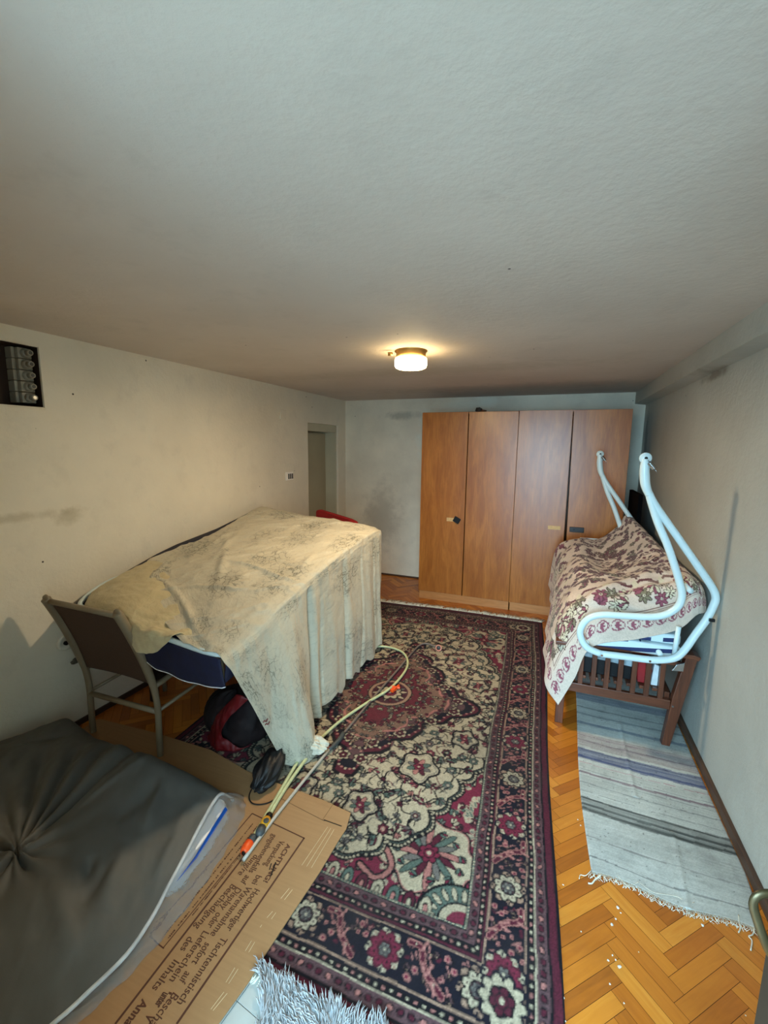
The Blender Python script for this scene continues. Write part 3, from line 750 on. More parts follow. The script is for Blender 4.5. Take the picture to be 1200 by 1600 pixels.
# ================================================================== RAG RUG
def rag_rug():
    W, H, res = .62, 1.95, .0045
    X, Y = np.meshgrid(np.linspace(0, W, int(W/res)+1), np.linspace(0, H, int(H/res)+1))
    base = lin((184, 188, 182)); C = np.zeros(X.shape+(3,)); C[:] = base
    Yw = Y+.010*fbm(X*6, Y*2, 3)+.018*np.sin(X*7)*.3
    thread = vnoise(X*5, Y*210, 5)+.6*vnoise(X*14, Y*210, 6)
    C *= (1+.20*thread)[..., None]
    def band(y0, y1, c, a=1.0, soft=.35):
        m_ = (Yw >= y0) & (Yw < y1); k = a*(1-soft*(thread[m_]+.5))[:, None]; C[m_] = C[m_]*(1-np.clip(k, 0, 1))+lin(c)*np.clip(k, 0, 1)
    # distances from the near end (near end at y = 1.68)
    for y0, y1, c, a in ((.070, .076, (70, 74, 78), .8), (.170, .176, (120, 120, 118), .7), (.315, .405, (104, 108, 104), .85), (.322, .335, (60, 64, 62), .9), (.352, .366, (62, 66, 66), .9), (.394, .402, (44, 48, 48), .9),
                         (.442, .446, (120, 124, 122), .7), (.500, .505, (110, 116, 118), .7), (.552, .556, (110, 116, 118), .6), (.572, .586, (112, 82, 98), .85), (.600, .604, (90, 92, 100), .6),
                         (.655, .659, (170, 70, 100), .7), (.690, .780, (74, 84, 122), .85), (.700, .715, (58, 70, 116), .9), (.765, .770, (60, 60, 90), .9),
                         (.80, .93, (150, 140, 140), .75), (.85, .862, (110, 96, 108), .7), (.90, .905, (120, 84, 110), .7),
                         (1.02, 1.045, (90, 104, 128), .7), (1.12, 1.14, (110, 118, 122), .7), (1.20, 1.215, (100, 104, 104), .7), (1.3, 1.38, (90, 100, 124), .7), (1.5, 1.55, (120, 100, 110), .7), (1.7, 1.78, (100, 104, 102), .7)):
        band(y0, y1, c, a)
    speck = RNG.random(X.shape) > .9965; C[speck] *= .35
    C *= (1-.40*np.clip(fbm(X*4, Y*4, 31), 0, 1))[..., None]; C *= (1-.30*np.clip(fbm(X*38, Y*38, 33)-.12, 0, 1))[..., None]*(.9+.2*RNG.random(X.shape))[..., None]
    # placement: left edge x .215-.235, right edge touching the wall, near end slanting
    xl = .232-.010*np.sin(Y*3.2)+.012*np.clip(.4-Y, 0, 1)*2; xr = .806+.003*np.sin(Y*4+1)-.035*np.clip(.25-Y, 0, 1)*4*.6
    s = X/W; PX = xl*(1-s)+xr*s
    PY = 1.685+Y-.025*s+.012*np.sin(s*9)*np.clip(1-Y*5, 0, 1)
    dz = .004+.003*np.abs(fbm(X*5, Y*5, 14))+.0045*np.exp(-((s-.42)/.018)**2)*(Y > .5)*(Y < 1.1)+.004*np.exp(-((s-.58-.1*Y)/.02)**2)*(Y < .35)
    dz[0, :] = dz[-1, :] = .0008; dz[:, 0] = dz[:, -1] = .0008
    P = np.stack([PX, PY, dz], -1)
    o = link('rag_rug', grid_mesh('rag_rug', P, C), woven('rag_weave', bscale=300, bstr=.4))
    tag(o, 'pale grey striped rag rug with blue and dark bands, lying by the right wall', 'rug')
    bm = MB(); n = 150; e = P[0]
    for i in range(n):
        p = e[int(i/n*(len(e)-1))]; L = .012+.016*random.random()
        bm.tube([(p[0], p[1]+.004, .004), (p[0]+random.uniform(-.01, .01), p[1]-L*.6, .005), (p[0]+random.uniform(-.014, .014), p[1]-L, .002)], [.0013, .0011, .0007], 4)
    def yarn(pts, r=.0015):
        P_ = [Z(px, py, .004) for px, py in pts]; bm.tube([tuple(v) for v in crom(P_, 4)], r, 5)
    yarn([(924, 1360), (915, 1368), (907, 1367), (905, 1373)]); yarn([(940, 1366), (930, 1374), (925, 1380), (919, 1380)], .003); yarn([(924, 1356), (930, 1365), (922, 1372)])
    yarn([(1154, 1430), (1155, 1440), (1157, 1450), (1154, 1457)], .0022); yarn([(1179, 1449), (1176, 1460), (1170, 1463), (1175, 1470), (1173, 1485)], .0022)
    yarn([(1000, 1380), (1020, 1394), (1040, 1398), (1060, 1402), (1075, 1413), (1085, 1410)], .0016); yarn([(965, 1368), (978, 1382), (990, 1382), (998, 1378)], .0016)
    bm.build('fringe', M_fringe, o, 'loose white warp threads', smooth=True)
rag_rug()

# ================================================================== SHAGGY RUG at the threshold
def shaggy():
    out = [(400, 1508), (420, 1506), (436, 1524), (455, 1530), (470, 1548), (495, 1556), (512, 1566), (530, 1572), (548, 1584), (566, 1592), (600, 1600)]
    edge = [Z(px, py, .02)[:2] for px, py in out]; edge += [np.array([-.28, .90]), np.array([-.25, .55]), np.array([-.70, .52])]
    left = [Z(408, 1600, .02)[:2], Z(404, 1560, .02)[:2], Z(410, 1535, .02)[:2]]
    poly = [tuple(p) for p in edge]+[tuple(p) for p in left]
    w = MB(); w.prism([(x, y, .0125) for x, y in poly], (0, 0, .008))
    o = w.build('shaggy_rug', simple('sheepskin_base', (176, 180, 182), .95, .1, 40)); tag(o, 'white-grey shaggy rug at the threshold beside the cardboard', 'rug')
    def inside(x, y):
        c = False; n = len(poly)
        for i in range(n):
            (x1, y1), (x2, y2) = poly[i], poly[(i+1) % n]
            if (y1 > y) != (y2 > y) and x < (x2-x1)*(y-y1)/(y2-y1)+x1: c = not c
        return c
    w = MB(); k = 0; xs = [p[0] for p in poly]; ys = [p[1] for p in poly]
    while k < 2600:
        x, y = random.uniform(min(xs), max(xs)), random.uniform(max(.62, min(ys)), max(ys))
        if not inside(x, y): continue
        k += 1; a = 2.2+1.6*vn1(x*9, y*9)+random.uniform(-.5, .5); L = random.uniform(.018, .04); h = random.uniform(.008, .02)
        w.tube([(x, y, .019), (x+L*.5*math.cos(a), y+L*.5*math.sin(a), .02+h), (x+L*math.cos(a), y+L*math.sin(a), .022+h*.5)], [.0022, .0018, .0006], 4, caps=False)
    tag(w.build('pile', simple('sheepskin_wool', (172, 172, 172), .9, .18, 30), o, smooth=True), kind='stuff')
def vn1(x, y): return float(vnoise(np.array([x+50.0]), np.array([y+50.0]), 2)[0])*2
shaggy()

# ================================================================== CARDBOARD with printing
def cardboard():
    t = NT('corrugated_card'); n = t.noise(1.4, 4, .6, t.mapped((2, 60, 2)))
    col = t.ramp(n, [(.35, L4((157, 119, 79))), (.65, L4((164, 125, 84)))])
    col = t.mix(t.ramp(t.noise(5, 5), [(.55, (0, 0, 0, 1)), (.8, (.4, .4, .4, 1))]), col, L4((120, 86, 54)))
    t.base(col).rough(.62).bump(t.noise(1.5, 3, .5, t.mapped((1, 90, 1))), .05, .001)
    card = t.m
    z0, z1 = .0165, .0205
    out = [Z(548, 1270, z1)[:2], Z(541, 1295, z1)[:2], Z(531, 1310, z1)[:2], Z(500, 1362, z1)[:2], Z(458, 1425, z1)[:2], Z(412, 1495, z1)[:2], Z(388, 1535, z1)[:2], (-.80, .70), (-.83, .50),
           (-2.42, .52), (-2.44, 1.63), (-2.03, 1.66), Z(330, 1172, z1)[:2], Z(392, 1208, z1)[:2], Z(440, 1226, z1)[:2], Z(505, 1250, z1)[:2]]
    w = MB(); w.prism([(x, y, z0) for x, y in out], (0, 0, z1-z0)); o = w.build('cardboard_sheet', card)
    tag(o, 'flattened brown packing cardboard printed with German warning text, on the floor', 'cardboard')
    zt = z1+.0006
    ink = simple('brown_print_ink', (84, 46, 28), .7, .1); w = MB()
    def ln(a, b, wd, mb=w, z=zt):
        A = Vector(Z(*a, z)); B = Vector(Z(*b, z)); d = (B-A).normalized(); nn = Vector((-d.y, d.x, 0))*wd/2
        mb.prism([A-nn, B-nn, B+nn, A+nn], (0, 0, .0004))
    ln((394, 1271), (476, 1310), .0045); ln((475.5, 1309), (276, 1600), .0065); ln((382, 1337), (180, 1600), .0065)
    ln((378, 1330), (255, 1481), .0030); ln((394, 1271), (232, 1462), .0045); ln((231, 1462), (256, 1482), .0035)
    w.build('printed_frame', ink, o)
    def word(txt, a, b, h, bold=0.0):
        A = Z(*a, zt); B = Z(*b, zt)
        cu = bpy.data.curves.new('printed_text', 'FONT'); cu.body = txt; cu.size = 1; cu.extrude = .004; cu.offset = bold; cu.align_x = 'LEFT'
        ob = bpy.data.objects.new('printed_text', cu); COL.objects.link(ob)
        dg = bpy.context.evaluated_depsgraph_get(); me = bpy.data.meshes.new_from_object(ob.evaluated_get(dg))
        bpy.data.objects.remove(ob)
        xs = [v.co.x for v in me.vertices]; w0, w1 = min(xs), max(xs); d = Vector(B-A); L = d.length; d.normalize()
        up = Vector((-d.y, d.x, 0)); M = Matrix.Identity(4)
        for i in range(3): M[i][0] = d[i]*L/(w1-w0); M[i][1] = up[i]*h/.70; M[i][2] = (0, 0, 1)[i]*.1; M[i][3] = A[i]
        me.transform(M @ Matrix.Translation((-w0, 0, 0)))
        me.name = 'printed_text'; ob = link('printed_text', me, ink, o, smooth=False)
        return ob
    H_ = .025
    for txt, a, b, bo in (('ACHTUNG!', (449, 1318), (411, 1377), .02), ('Hochwertiger', (398, 1388), (353, 1452), 0), ('Tischtennistisch', (347, 1463), (276, 1566), 0),
        ('Verpackung', (437, 1313), (412, 1352), 0), ('bei', (401, 1367), (393, 1380), 0), ('Warenannahme', (386, 1384), (328, 1460), 0), ('sofort', (321, 1472), (299, 1504), 0), ('auf', (290, 1517), (279, 1533), 0), ('Beschä', (271, 1550), (232, 1600), 0),
        ('gegebenenfalls', (426, 1303), (388, 1362), 0), ('auf', (384, 1367), (375, 1379), 0), ('Display', (370, 1386), (343, 1419), 0), ('oder', (339, 1425), (323, 1447), 0), ('Lieferschein', (318, 1454), (264, 1531), 0), ('"unter', (258, 1546), (241, 1571), .02), ('V', (232, 1583), (225, 1593), .02),
        ('dung/re', (398, 1335), (371, 1365), 0), ('Beschädigung', (362, 1381), (303, 1448), 0), ('des', (294, 1463), (281, 1484), 0), ('Inhalts', (272, 1499), (237, 1544), 0), ('Anna', (223, 1560), (193, 1600), .02)):
        word(txt, a, b, H_ if txt not in ('ACHTUNG!',) else .019, bo)
    # small illegible lines of the left panel: short dashes
    w = MB()
    for row, (a, b) in enumerate((((401, 1284), (262, 1459)), ((408, 1288), (268, 1464)), ((414, 1292), (306, 1428)))):
        n = 62
        for i in range(n):
            if random.random() < .16: continue
            f, g = i/n, (i+random.uniform(.5, .85))/n
            pa = (a[0]+(b[0]-a[0])*f-6, a[1]+(b[1]-a[1])*f+3); pb = (a[0]+(b[0]-a[0])*g-6, a[1]+(b[1]-a[1])*g+3)
            ln(pa, pb, random.uniform(.0025, .006), w)
    w.build('printed_lines', ink, o)
    w = MB(); ln((431, 1347), (423, 1369), .005, w, zt+.0006); ln((424, 1349), (421, 1359), .004, w, zt+.0006); w.build('pen_stroke', M_black, o, 'black pen stroke across the heading')
    w = MB(); ln((506, 1281), (534, 1291), .004, w); w.build('slit', M_black, o, 'dark slit at the corner flap')
    w = MB(); ln((438, 1247), (507, 1283), .002, w); ln((504, 1281), (522, 1254), .0015, w); w.build('crease', simple('card_crease', (112, 80, 50), .8), o)
    scr = simple('card_scuff', (206, 182, 142), .7, .1)
    for a, b, n in (((515, 1292), (476, 1352), 3), ((455, 1388), (443, 1404), 2), ((429, 1424), (422, 1434), 2), ((412, 1445), (410, 1449), 1), ((396, 1470), (386, 1486), 2), ((370, 1512), (354, 1535), 2), ((353, 1550), (331, 1577), 2)):
        for k in range(n): w = MB(); ln((a[0]+k*5-3, a[1]+k*2), (b[0]+k*6-3+random.uniform(-2, 2), b[1]+k*2), .0016, w); w.build('staple_scuff', scr, o, 'pale scuffed staple mark')
cardboard()

# ================================================================== SWING CANOPY (white tube frame, navy fabric) on a table
def prof_z(y):   # height of the canopy along the wall direction
    ys = [1.38, 1.50, 1.75, 2.0, 2.17, 2.6, 3.0, 3.3]; zr = [.752, .765, .83, .885, .905, .965, 1.00, .985]; zl = [.755, .79, .865, .925, .955, 1.0, 1.07, 1.09]
    return np.interp(y, ys, zr), np.interp(y, ys, zl)
def top_pt(s, y, dz=0.0):
    """s = 0 at the wall, 1 at the room side"""
    a, b = prof_z(y); return (-2.475+(1.215)*s, y+.17*(1-s)*(1-(y-1.4)/1.8)+.1*(1-s)*((y-1.4)/1.8), b+(a-b)*s+dz)
def canopy():
    r = thing('swing_canopy', 'navy garden swing canopy on a white tube frame with white-piped valance, lying under the sheet', 'canopy', (-1.87, 2.3, .74))
    N, M = 40, 24
    P = np.zeros((N, M, 3))
    for i, y in enumerate(np.linspace(1.40, 3.18, N)):
        for j, s in enumerate(np.linspace(0, 1, M)): P[i, j] = top_pt(s, y, -.018)
    link('canopy_fabric', grid_mesh('canopy_fabric', P), M_navy, r, solid=.006)
    # tube frame
    fr = [top_pt(.02, 3.15, -.04), *[top_pt(.015, y, -.042) for y in (2.9, 2.6, 2.3, 2.0, 1.80)], top_pt(0, 1.66, -.015), top_pt(0, 1.55, -.006), top_pt(.02, 1.45, -.006), top_pt(.07, 1.40, -.004), top_pt(.2, 1.395, -.004), top_pt(.5, 1.39, -.004), top_pt(.8, 1.385, -.002), top_pt(.93, 1.39, -.002),
          top_pt(.985, 1.43, -.012), top_pt(.985, 1.55, -.02), *[top_pt(.985, y, -.032) for y in (1.8, 2.1, 2.5, 2.8, 3.05)], top_pt(.98, 3.15, -.03), top_pt(.5, 3.17, -.03), top_pt(.02, 3.15, -.04)]
    w = MB(); w.tube([tuple(p) for p in crom(fr, 5)], .0125, 10, caps=False); w.build('canopy_frame', M_white, r, 'white enamelled tube frame', smooth=True)
    for y in (2.0, 2.6):
        w = MB(); w.tube([top_pt(0, y, -.03), top_pt(1, y, -.03)], .010, 8); w.build('cross_tube', M_white, r, smooth=True)
    # valance with curved lower edge and piping
    N, M = 60, 10; P = np.zeros((M, N, 3)); low = []
    for j, s in enumerate(np.linspace(.03, .985, N)):
        a = top_pt(s, 1.385, -.012); d = float(np.interp(s, [0, .2, .42, .6, .8, .97, 1], [.13, .185, .15, .185, .185, .15, .13]))
        for i in range(M):
            t = i/(M-1); P[i, j] = (a[0], a[1]+.004*math.sin(s*40)*t+.02*t, a[2]-d*t)
        low.append(tuple(P[-1, j]))
    v = link('valance', grid_mesh('valance', P), M_navy, r, solid=.004)
    w = MB(); w.tube(low, .0035, 6); w.build('piping', M_pipe, v, 'white piping along the hem', smooth=True)
    # side valance at the room side, mostly under the sheet
    P = np.zeros((6, 40, 3))
    for j, y in enumerate(np.linspace(1.42, 3.1, 40)):
        a = top_pt(.99, y, -.02)
        for i in range(6): P[i, j] = (a[0]-.004*i, a[1], a[2]-.13*i/5)
    link('valance', grid_mesh('valance', P), M_navy, r, solid=.004)
    w = MB(); w.tube([top_pt(.385, 1.40, .012), top_pt(.40, 1.43, -.02), top_pt(.41, 1.46, -.05)], [.016, .018, .012], 12); w.build('frame_knob', M_black, r, 'black plastic end knob', smooth=True)
canopy()
def table():
    r = thing('folding_table', 'dark table in the shadow under the navy canopy, only its legs showing', 'table', (-1.85, 2.45, 0))
    mt = simple('dark_table', (40, 32, 28), .6)
    w = MB(); w.box((-2.38, 1.85, .69), (-1.36, 3.05, .712)); w.build('tabletop', mt, r, bevel=.004)
    for x in (-2.32, -1.42):
        for y in (1.92, 2.98):
            w = MB(); w.box((x-.02, y-.02, 0), (x+.02, y+.02, .69)); w.build('leg', mt, r, bevel=.003)
    # a crate on the table props up the rear of the canopy
table()

# ---------- patterned sheet
def cloth_mat(name, c, dark, pat=True, trans=.25, warm=None):
    t = NT(name); co = t.node('ShaderNodeAttribute'); co.attribute_name = 'suv'; vec = co.outputs['Vector']
    base = t.ramp(t.noise(2.2, 4, .6, vec), [(.3, L4(np.asarray(c, float)*.93)), (.7, L4(c))])
    if pat:
        wv = t.node('ShaderNodeTexVoronoi'); wv.feature = 'DISTANCE_TO_EDGE'; wv.inputs['Scale'].default_value = 24
        nz = t.node('ShaderNodeTexNoise'); nz.inputs['Scale'].default_value = 9; nz.inputs['Detail'].default_value = 4; t.link(vec, nz.inputs['Vector'])
        mx = t.node('ShaderNodeMix'); mx.data_type = 'VECTOR'; mx.inputs[0].default_value = .16; t.link(vec, mx.inputs[4]); t.link(nz.outputs['Color'], mx.inputs[5]); t.link(mx.outputs[1], wv.inputs['Vector'])
        lines = t.ramp(wv.outputs['Distance'], [(.02, (1, 1, 1, 1)), (.07, (0, 0, 0, 1))])
        # clusters of printed flowers, in regular rows
        sp = t.node('ShaderNodeTexVoronoi'); sp.inputs['Scale'].default_value = 3.4; sp.inputs['Randomness'].default_value = .55; t.link(vec, sp.inputs['Vector'])
        d = t.math('ADD', sp.outputs['Distance'], t.math('MULTIPLY', t.math('SUBTRACT', t.noise(14, 5, .7, vec), .5), .9))
        msk = t.ramp(d, [(.22, (1, 1, 1, 1)), (.55, (.10, .10, .10, 1))])
        fac = t.math('MULTIPLY', lines, msk)
        hue = t.ramp(t.noise(3, 2, .5, vec), [(.4, L4(dark)), (.6, L4((122, 112, 92)))])
        base = t.mix(t.math('MULTIPLY', fac, .85), base, hue)
        base = t.mix(t.math('MULTIPLY', msk, .32), base, L4((146, 142, 122)))
    t.base(base).rough(.8); t.b.inputs['Specular IOR Level'].default_value = .2; t.b.inputs['Sheen Weight'].default_value = .2
    t.bump(t.math('ADD', t.noise(22, 5, .65, vec), t.math('MULTIPLY', t.noise(7, 4, .6, vec, 1.5), 2.0)), .35, .012)
    if trans:
        tr = t.node('ShaderNodeBsdfTranslucent'); t.link(base, tr.inputs['Color']) if isinstance(base, bpy.types.NodeSocket) else None
        ms = t.node('ShaderNodeMixShader'); ms.inputs[0].default_value = trans
        t.link(t.b.outputs[0], ms.inputs[1]); t.link(tr.outputs[0], ms.inputs[2]); t.link(ms.outputs[0], t.n['Material Output'].inputs['Surface'])
    return t.m
def sheet():
    ys = [1.375, 1.46, 1.62, 1.85, 2.10, 2.45, 2.80, 3.08, 3.17]
    # left edge of the sheet on the canopy (s), per row: the front corner is folded back diagonally
    sl = [.80, .60, .34, .07, .10, .10, .06, .03, .02]
    rows = []
    #        hem y, hem x, hem z
    hem = [(1.70, -1.19, .05), (1.76, -1.15, .012), (1.82, -1.12, .012), (1.90, -1.13, .03), (2.02, -1.20, .075), (2.42, -1.20, .075), (2.80, -1.20, .06), (3.08, -1.215, .05), (3.17, -1.23, .06)]
    for i, y in enumerate(ys):
        row = []
        for k in range(6):
            s = sl[i]+(0.985-sl[i])*k/5
            row.append(top_pt(s, y, .012+.006*math.sin(k*1.7+i)))
        E = np.array(top_pt(1.0, y, .004)); hy, hx, hz = hem[i]; Hm = np.array([hx, hy, hz])
        row.append(tuple(E+np.array([.022, 0, -.022])))
        for f in (.12, .35, .62, .85, 1.0):
            p = E*(1-f)+Hm*f; p[0] = max(p[0], -1.238+(Hm[0]+1.238)*f)
            row.append(tuple(p))
        rows.append(row)
    N, M = 330, 340
    P = net(rows, N, M)
    v = np.linspace(0, 1, N)[:, None]*np.ones((1, M)); u = np.linspace(0, 1, M)[None, :]*np.ones((N, 1))
    n = normals(P); sgn = np.where(n[..., 2:3]*1.0+n[..., 0:1] < 0, -1, 1); n = n*sgn
    drop = np.clip((u-.56)/.44, 0, 1); top = 1-np.clip((u-.50)/.08, 0, 1)
    Y = P[..., 1]; X = P[..., 0]; Zz = P[..., 2]
    # hanging folds: deepen towards the hem
    ph = Y*1.0+.05*fbm(Y*3, Zz*1.2, 3)
    fold = 0
    for c, wdt, a in ((1.80, .09, .028), (2.035, .020, -.055), (2.09, .022, .020), (2.16, .014, -.018), (2.27, .05, .016), (2.47, .016, -.030), (2.53, .04, .018), (2.74, .014, -.020), (2.88, .06, .018), (3.0, .012, -.026), (3.09, .03, .018), (1.62, .04, -.012)):
        fold = fold+a*np.exp(-((ph-c)/wdt)**2)
    d = fold*np.clip(drop*1.5, 0, 1)**.7
    d = d+.024*fbm(Y*5, Zz*2.2+3, 12)*drop**.6+.010*fbm(Y*26+Zz*2, Zz*3, 8)*drop
    # creases over the edge and across the top
    diag = X*.8+Y*.9
    d = d+top*(.012*fbm(X*5+Y*2, Y*3-X*2, 5)+.007*(1-np.abs(fbm(X*3.2+Y*3, Y*6-X*5, 17)*2))**3*1.2)
    for (ax, ay, bx, by, wd_, am) in ((-2.15, 1.85, -1.35, 1.45, .02, .018), (-2.2, 2.5, -1.6, 1.75, .025, .016), (-2.3, 2.9, -1.9, 2.0, .022, .016), (-1.9, 2.1, -1.28, 2.05, .018, .016), (-1.75, 2.22, -1.30, 2.2, .014, -.010),
                                   (-2.35, 3.0, -2.1, 2.1, .02, .012), (-2.3, 3.12, -1.4, 3.1, .03, .012), (-1.5, 2.7, -1.3, 2.0, .02, .010), (-2.0, 1.75, -1.5, 1.9, .016, .010), (-2.4, 2.3, -2.05, 1.6, .02, .014)):
        dx, dy = bx-ax, by-ay; L = dx*dx+dy*dy; t_ = np.clip(((X-ax)*dx+(Y-ay)*dy)/L, 0, 1)
        dist = np.hypot(X-ax-t_*dx, Y-ay-t_*dy-.03*np.sin(t_*5)); d = d+top*am*np.exp(-(dist/wd_)**2)*np.sin(PI*np.clip(t_, .03, .97))**.5
    near = np.clip((u-.44)/.08, 0, 1)*(1-np.clip((u-.62)/.12, 0, 1)); d = d+near*.010*fbm(Y*22, Zz*3+X*3, 4)
    P = P+n*d[..., None]
    lowz = .006
    P[..., 2] = np.maximum(P[..., 2], lowz+.004*np.abs(fbm(X*9, Y*9, 2)))
    # scalloped irregular hem
    P[..., 2] += (.016*np.sin(Y*23)+.012*np.sin(Y*41+1))*np.clip((u-.9)/.1, 0, 1)*(Y > 1.98)
    uv = np.stack([v*1.85, u*2.3], -1)
    o = link('draped_sheet', grid_mesh('draped_sheet', P, uv=uv), cloth_mat('faded_sheet', (226, 219, 196), (84, 92, 84)), solid=.0022)
    tag(o, 'large faded cream sheet with washed-out floral print, draped over the canopy down to the floor', 'sheet')
    # red woven mark near the front hem
    a = P[2:9, :, :]
    w = MB()
    for k, zc in enumerate((.355, .335, .375)):
        pts = []
        for q in range(7):
            # walk along the front part of the drop
            j = int(M*(.80-.004*k*3)); i = 6+q*3
            j = int(np.argmin(np.abs(P[i, int(M*.6):, 2]-zc)))+int(M*.6)
            p = P[i, j]; pts.append((p[0]+.006, p[1]-.003, p[2]+.004*math.sin(q*1.3)))
        if k < 2: w.tube(pts, .0024, 5)
    w.build('red_mark', simple('red_thread', (120, 40, 50), .8), o, 'small dark red stitched laundry mark')
    return P
SH = sheet()
# second, plain cloth below the folded-back corner
def under_sheet():
    rows = [[top_pt(.05, 1.46, .010), top_pt(.14, 1.375, .004), top_pt(.28, 1.375, -.01), top_pt(.43, 1.372, -.045), top_pt(.56, 1.335, -.085), top_pt(.66, 1.34, -.060), top_pt(.735, 1.365, .004)],
            [top_pt(.05, 1.50, .020), top_pt(.15, 1.40, .030), top_pt(.29, 1.385, .036), top_pt(.44, 1.375, .030), top_pt(.57, 1.348, .022), top_pt(.67, 1.355, .020), top_pt(.74, 1.375, .016)],
            [top_pt(.06, 1.62, .030), top_pt(.17, 1.53, .050), top_pt(.30, 1.47, .060), top_pt(.46, 1.43, .044), top_pt(.58, 1.41, .024), top_pt(.68, 1.41, .018), top_pt(.75, 1.41, .014)],
            [top_pt(.07, 1.80, .018), top_pt(.18, 1.70, .035), top_pt(.32, 1.60, .045), top_pt(.46, 1.53, .03), top_pt(.58, 1.48, .02), top_pt(.69, 1.46, .010), top_pt(.78, 1.43, .006)],
            [top_pt(.09, 2.0, .006), top_pt(.2, 1.9, .006), top_pt(.34, 1.78, .006), top_pt(.48, 1.66, .006), top_pt(.60, 1.56, .006), top_pt(.70, 1.51, .005), top_pt(.80, 1.46, .003)]]
    P = net(rows, 80, 120); X, Y = P[..., 0], P[..., 1]
    P[..., 2] += .012*fbm(X*9, Y*12, 6)+.014*fbm(X*14, Y*16, 3)*np.clip((X+2.0)*4, 0, 1)*np.clip((1.62-Y)*8, 0, 1); P[..., 1] += .014*fbm(X*16, P[..., 2]*14, 9)*np.clip((1.55-Y)*8, 0, 1)
    v = np.linspace(0, .5, 80)[:, None]*np.ones((1, 120)); u = np.linspace(0, 1, 120)[None]*np.ones((80, 1))
    o = link('cream_cloth', grid_mesh('cream_cloth', P, uv=np.stack([v, u], -1)), cloth_mat('plain_cream_cloth', (214, 200, 158), (120, 112, 90), False, .15), solid=.003)
    tag(o, 'crumpled plain cream cloth bunched at the front corner of the canopy, under the floral sheet', 'cloth')
under_sheet()
# bunched knot of the sheet corner lying on the hose
def knot():
    c = np.array([-1.115, 1.865, .055]); N, M = 90, 121
    th = np.linspace(0, 2*PI, M)[None, :]*np.ones((N, 1)); ph = np.linspace(.02, PI-.02, N)[:, None]*np.ones((1, M))
    dx_, dy_, dz_ = np.sin(ph)*np.cos(th), np.sin(ph)*np.sin(th), np.cos(ph)
    r = 1+.55*fbm(dx_*1.6+dz_*1.3+9, dy_*1.6-dz_+9, 3)-.16*(1-np.abs(fbm(dx_*2.2+dz_+5, dy_*2.2+dz_*1.4+5, 8)*2.2))**3
    X = .085*r*dx_; Y = .060*r*dy_; Zz = .048*r*dz_
    X = X+.02*np.clip(Y/.055, -1, 1)
    P = np.stack([X+c[0], Y+c[1], np.maximum(Zz+c[2], .017)], -1)
    uv = np.stack([th*.1, ph*.1], -1)
    o = link('sheet_knot', grid_mesh('sheet_knot', P, uv=uv), cloth_mat('knot_cloth', (226, 218, 196), (120, 112, 90), False, .1), bpy.data.objects['draped_sheet'], 'twisted white corner of the sheet bunched on the hose')
    for i in range(0): pass
knot()

# ================================================================== RED CHAIR behind the canopy
def red_chair():
    r = thing('red_chair', 'red fabric chair behind the draped canopy near the inner door, only its back showing', 'chair', (-1.96, 3.72, 0))
    w = MB(); w.prism([(-2.20, 3.80, 1.000), (-2.17, 3.78, 1.018), (-1.79, 3.68, .965), (-1.725, 3.67, .945), (-1.70, 3.67, .90), (-1.74, 3.67, .50), (-2.20, 3.80, .50)], (.03, .06, 0)); w.build('backrest', M_red, r, bevel=.018)
    w = MB(); w.box((-2.2, 3.75, .42), (-1.74, 4.16, .50)); w.build('seat', M_red, r, bevel=.02)
    for x in (-2.17, -1.77):
        for y in (3.78, 4.12):
            w = MB(); w.tube([(x, y, 0), (x, y, .43)], .012, 10); w.build('leg', M_black, r, smooth=True)
red_chair()

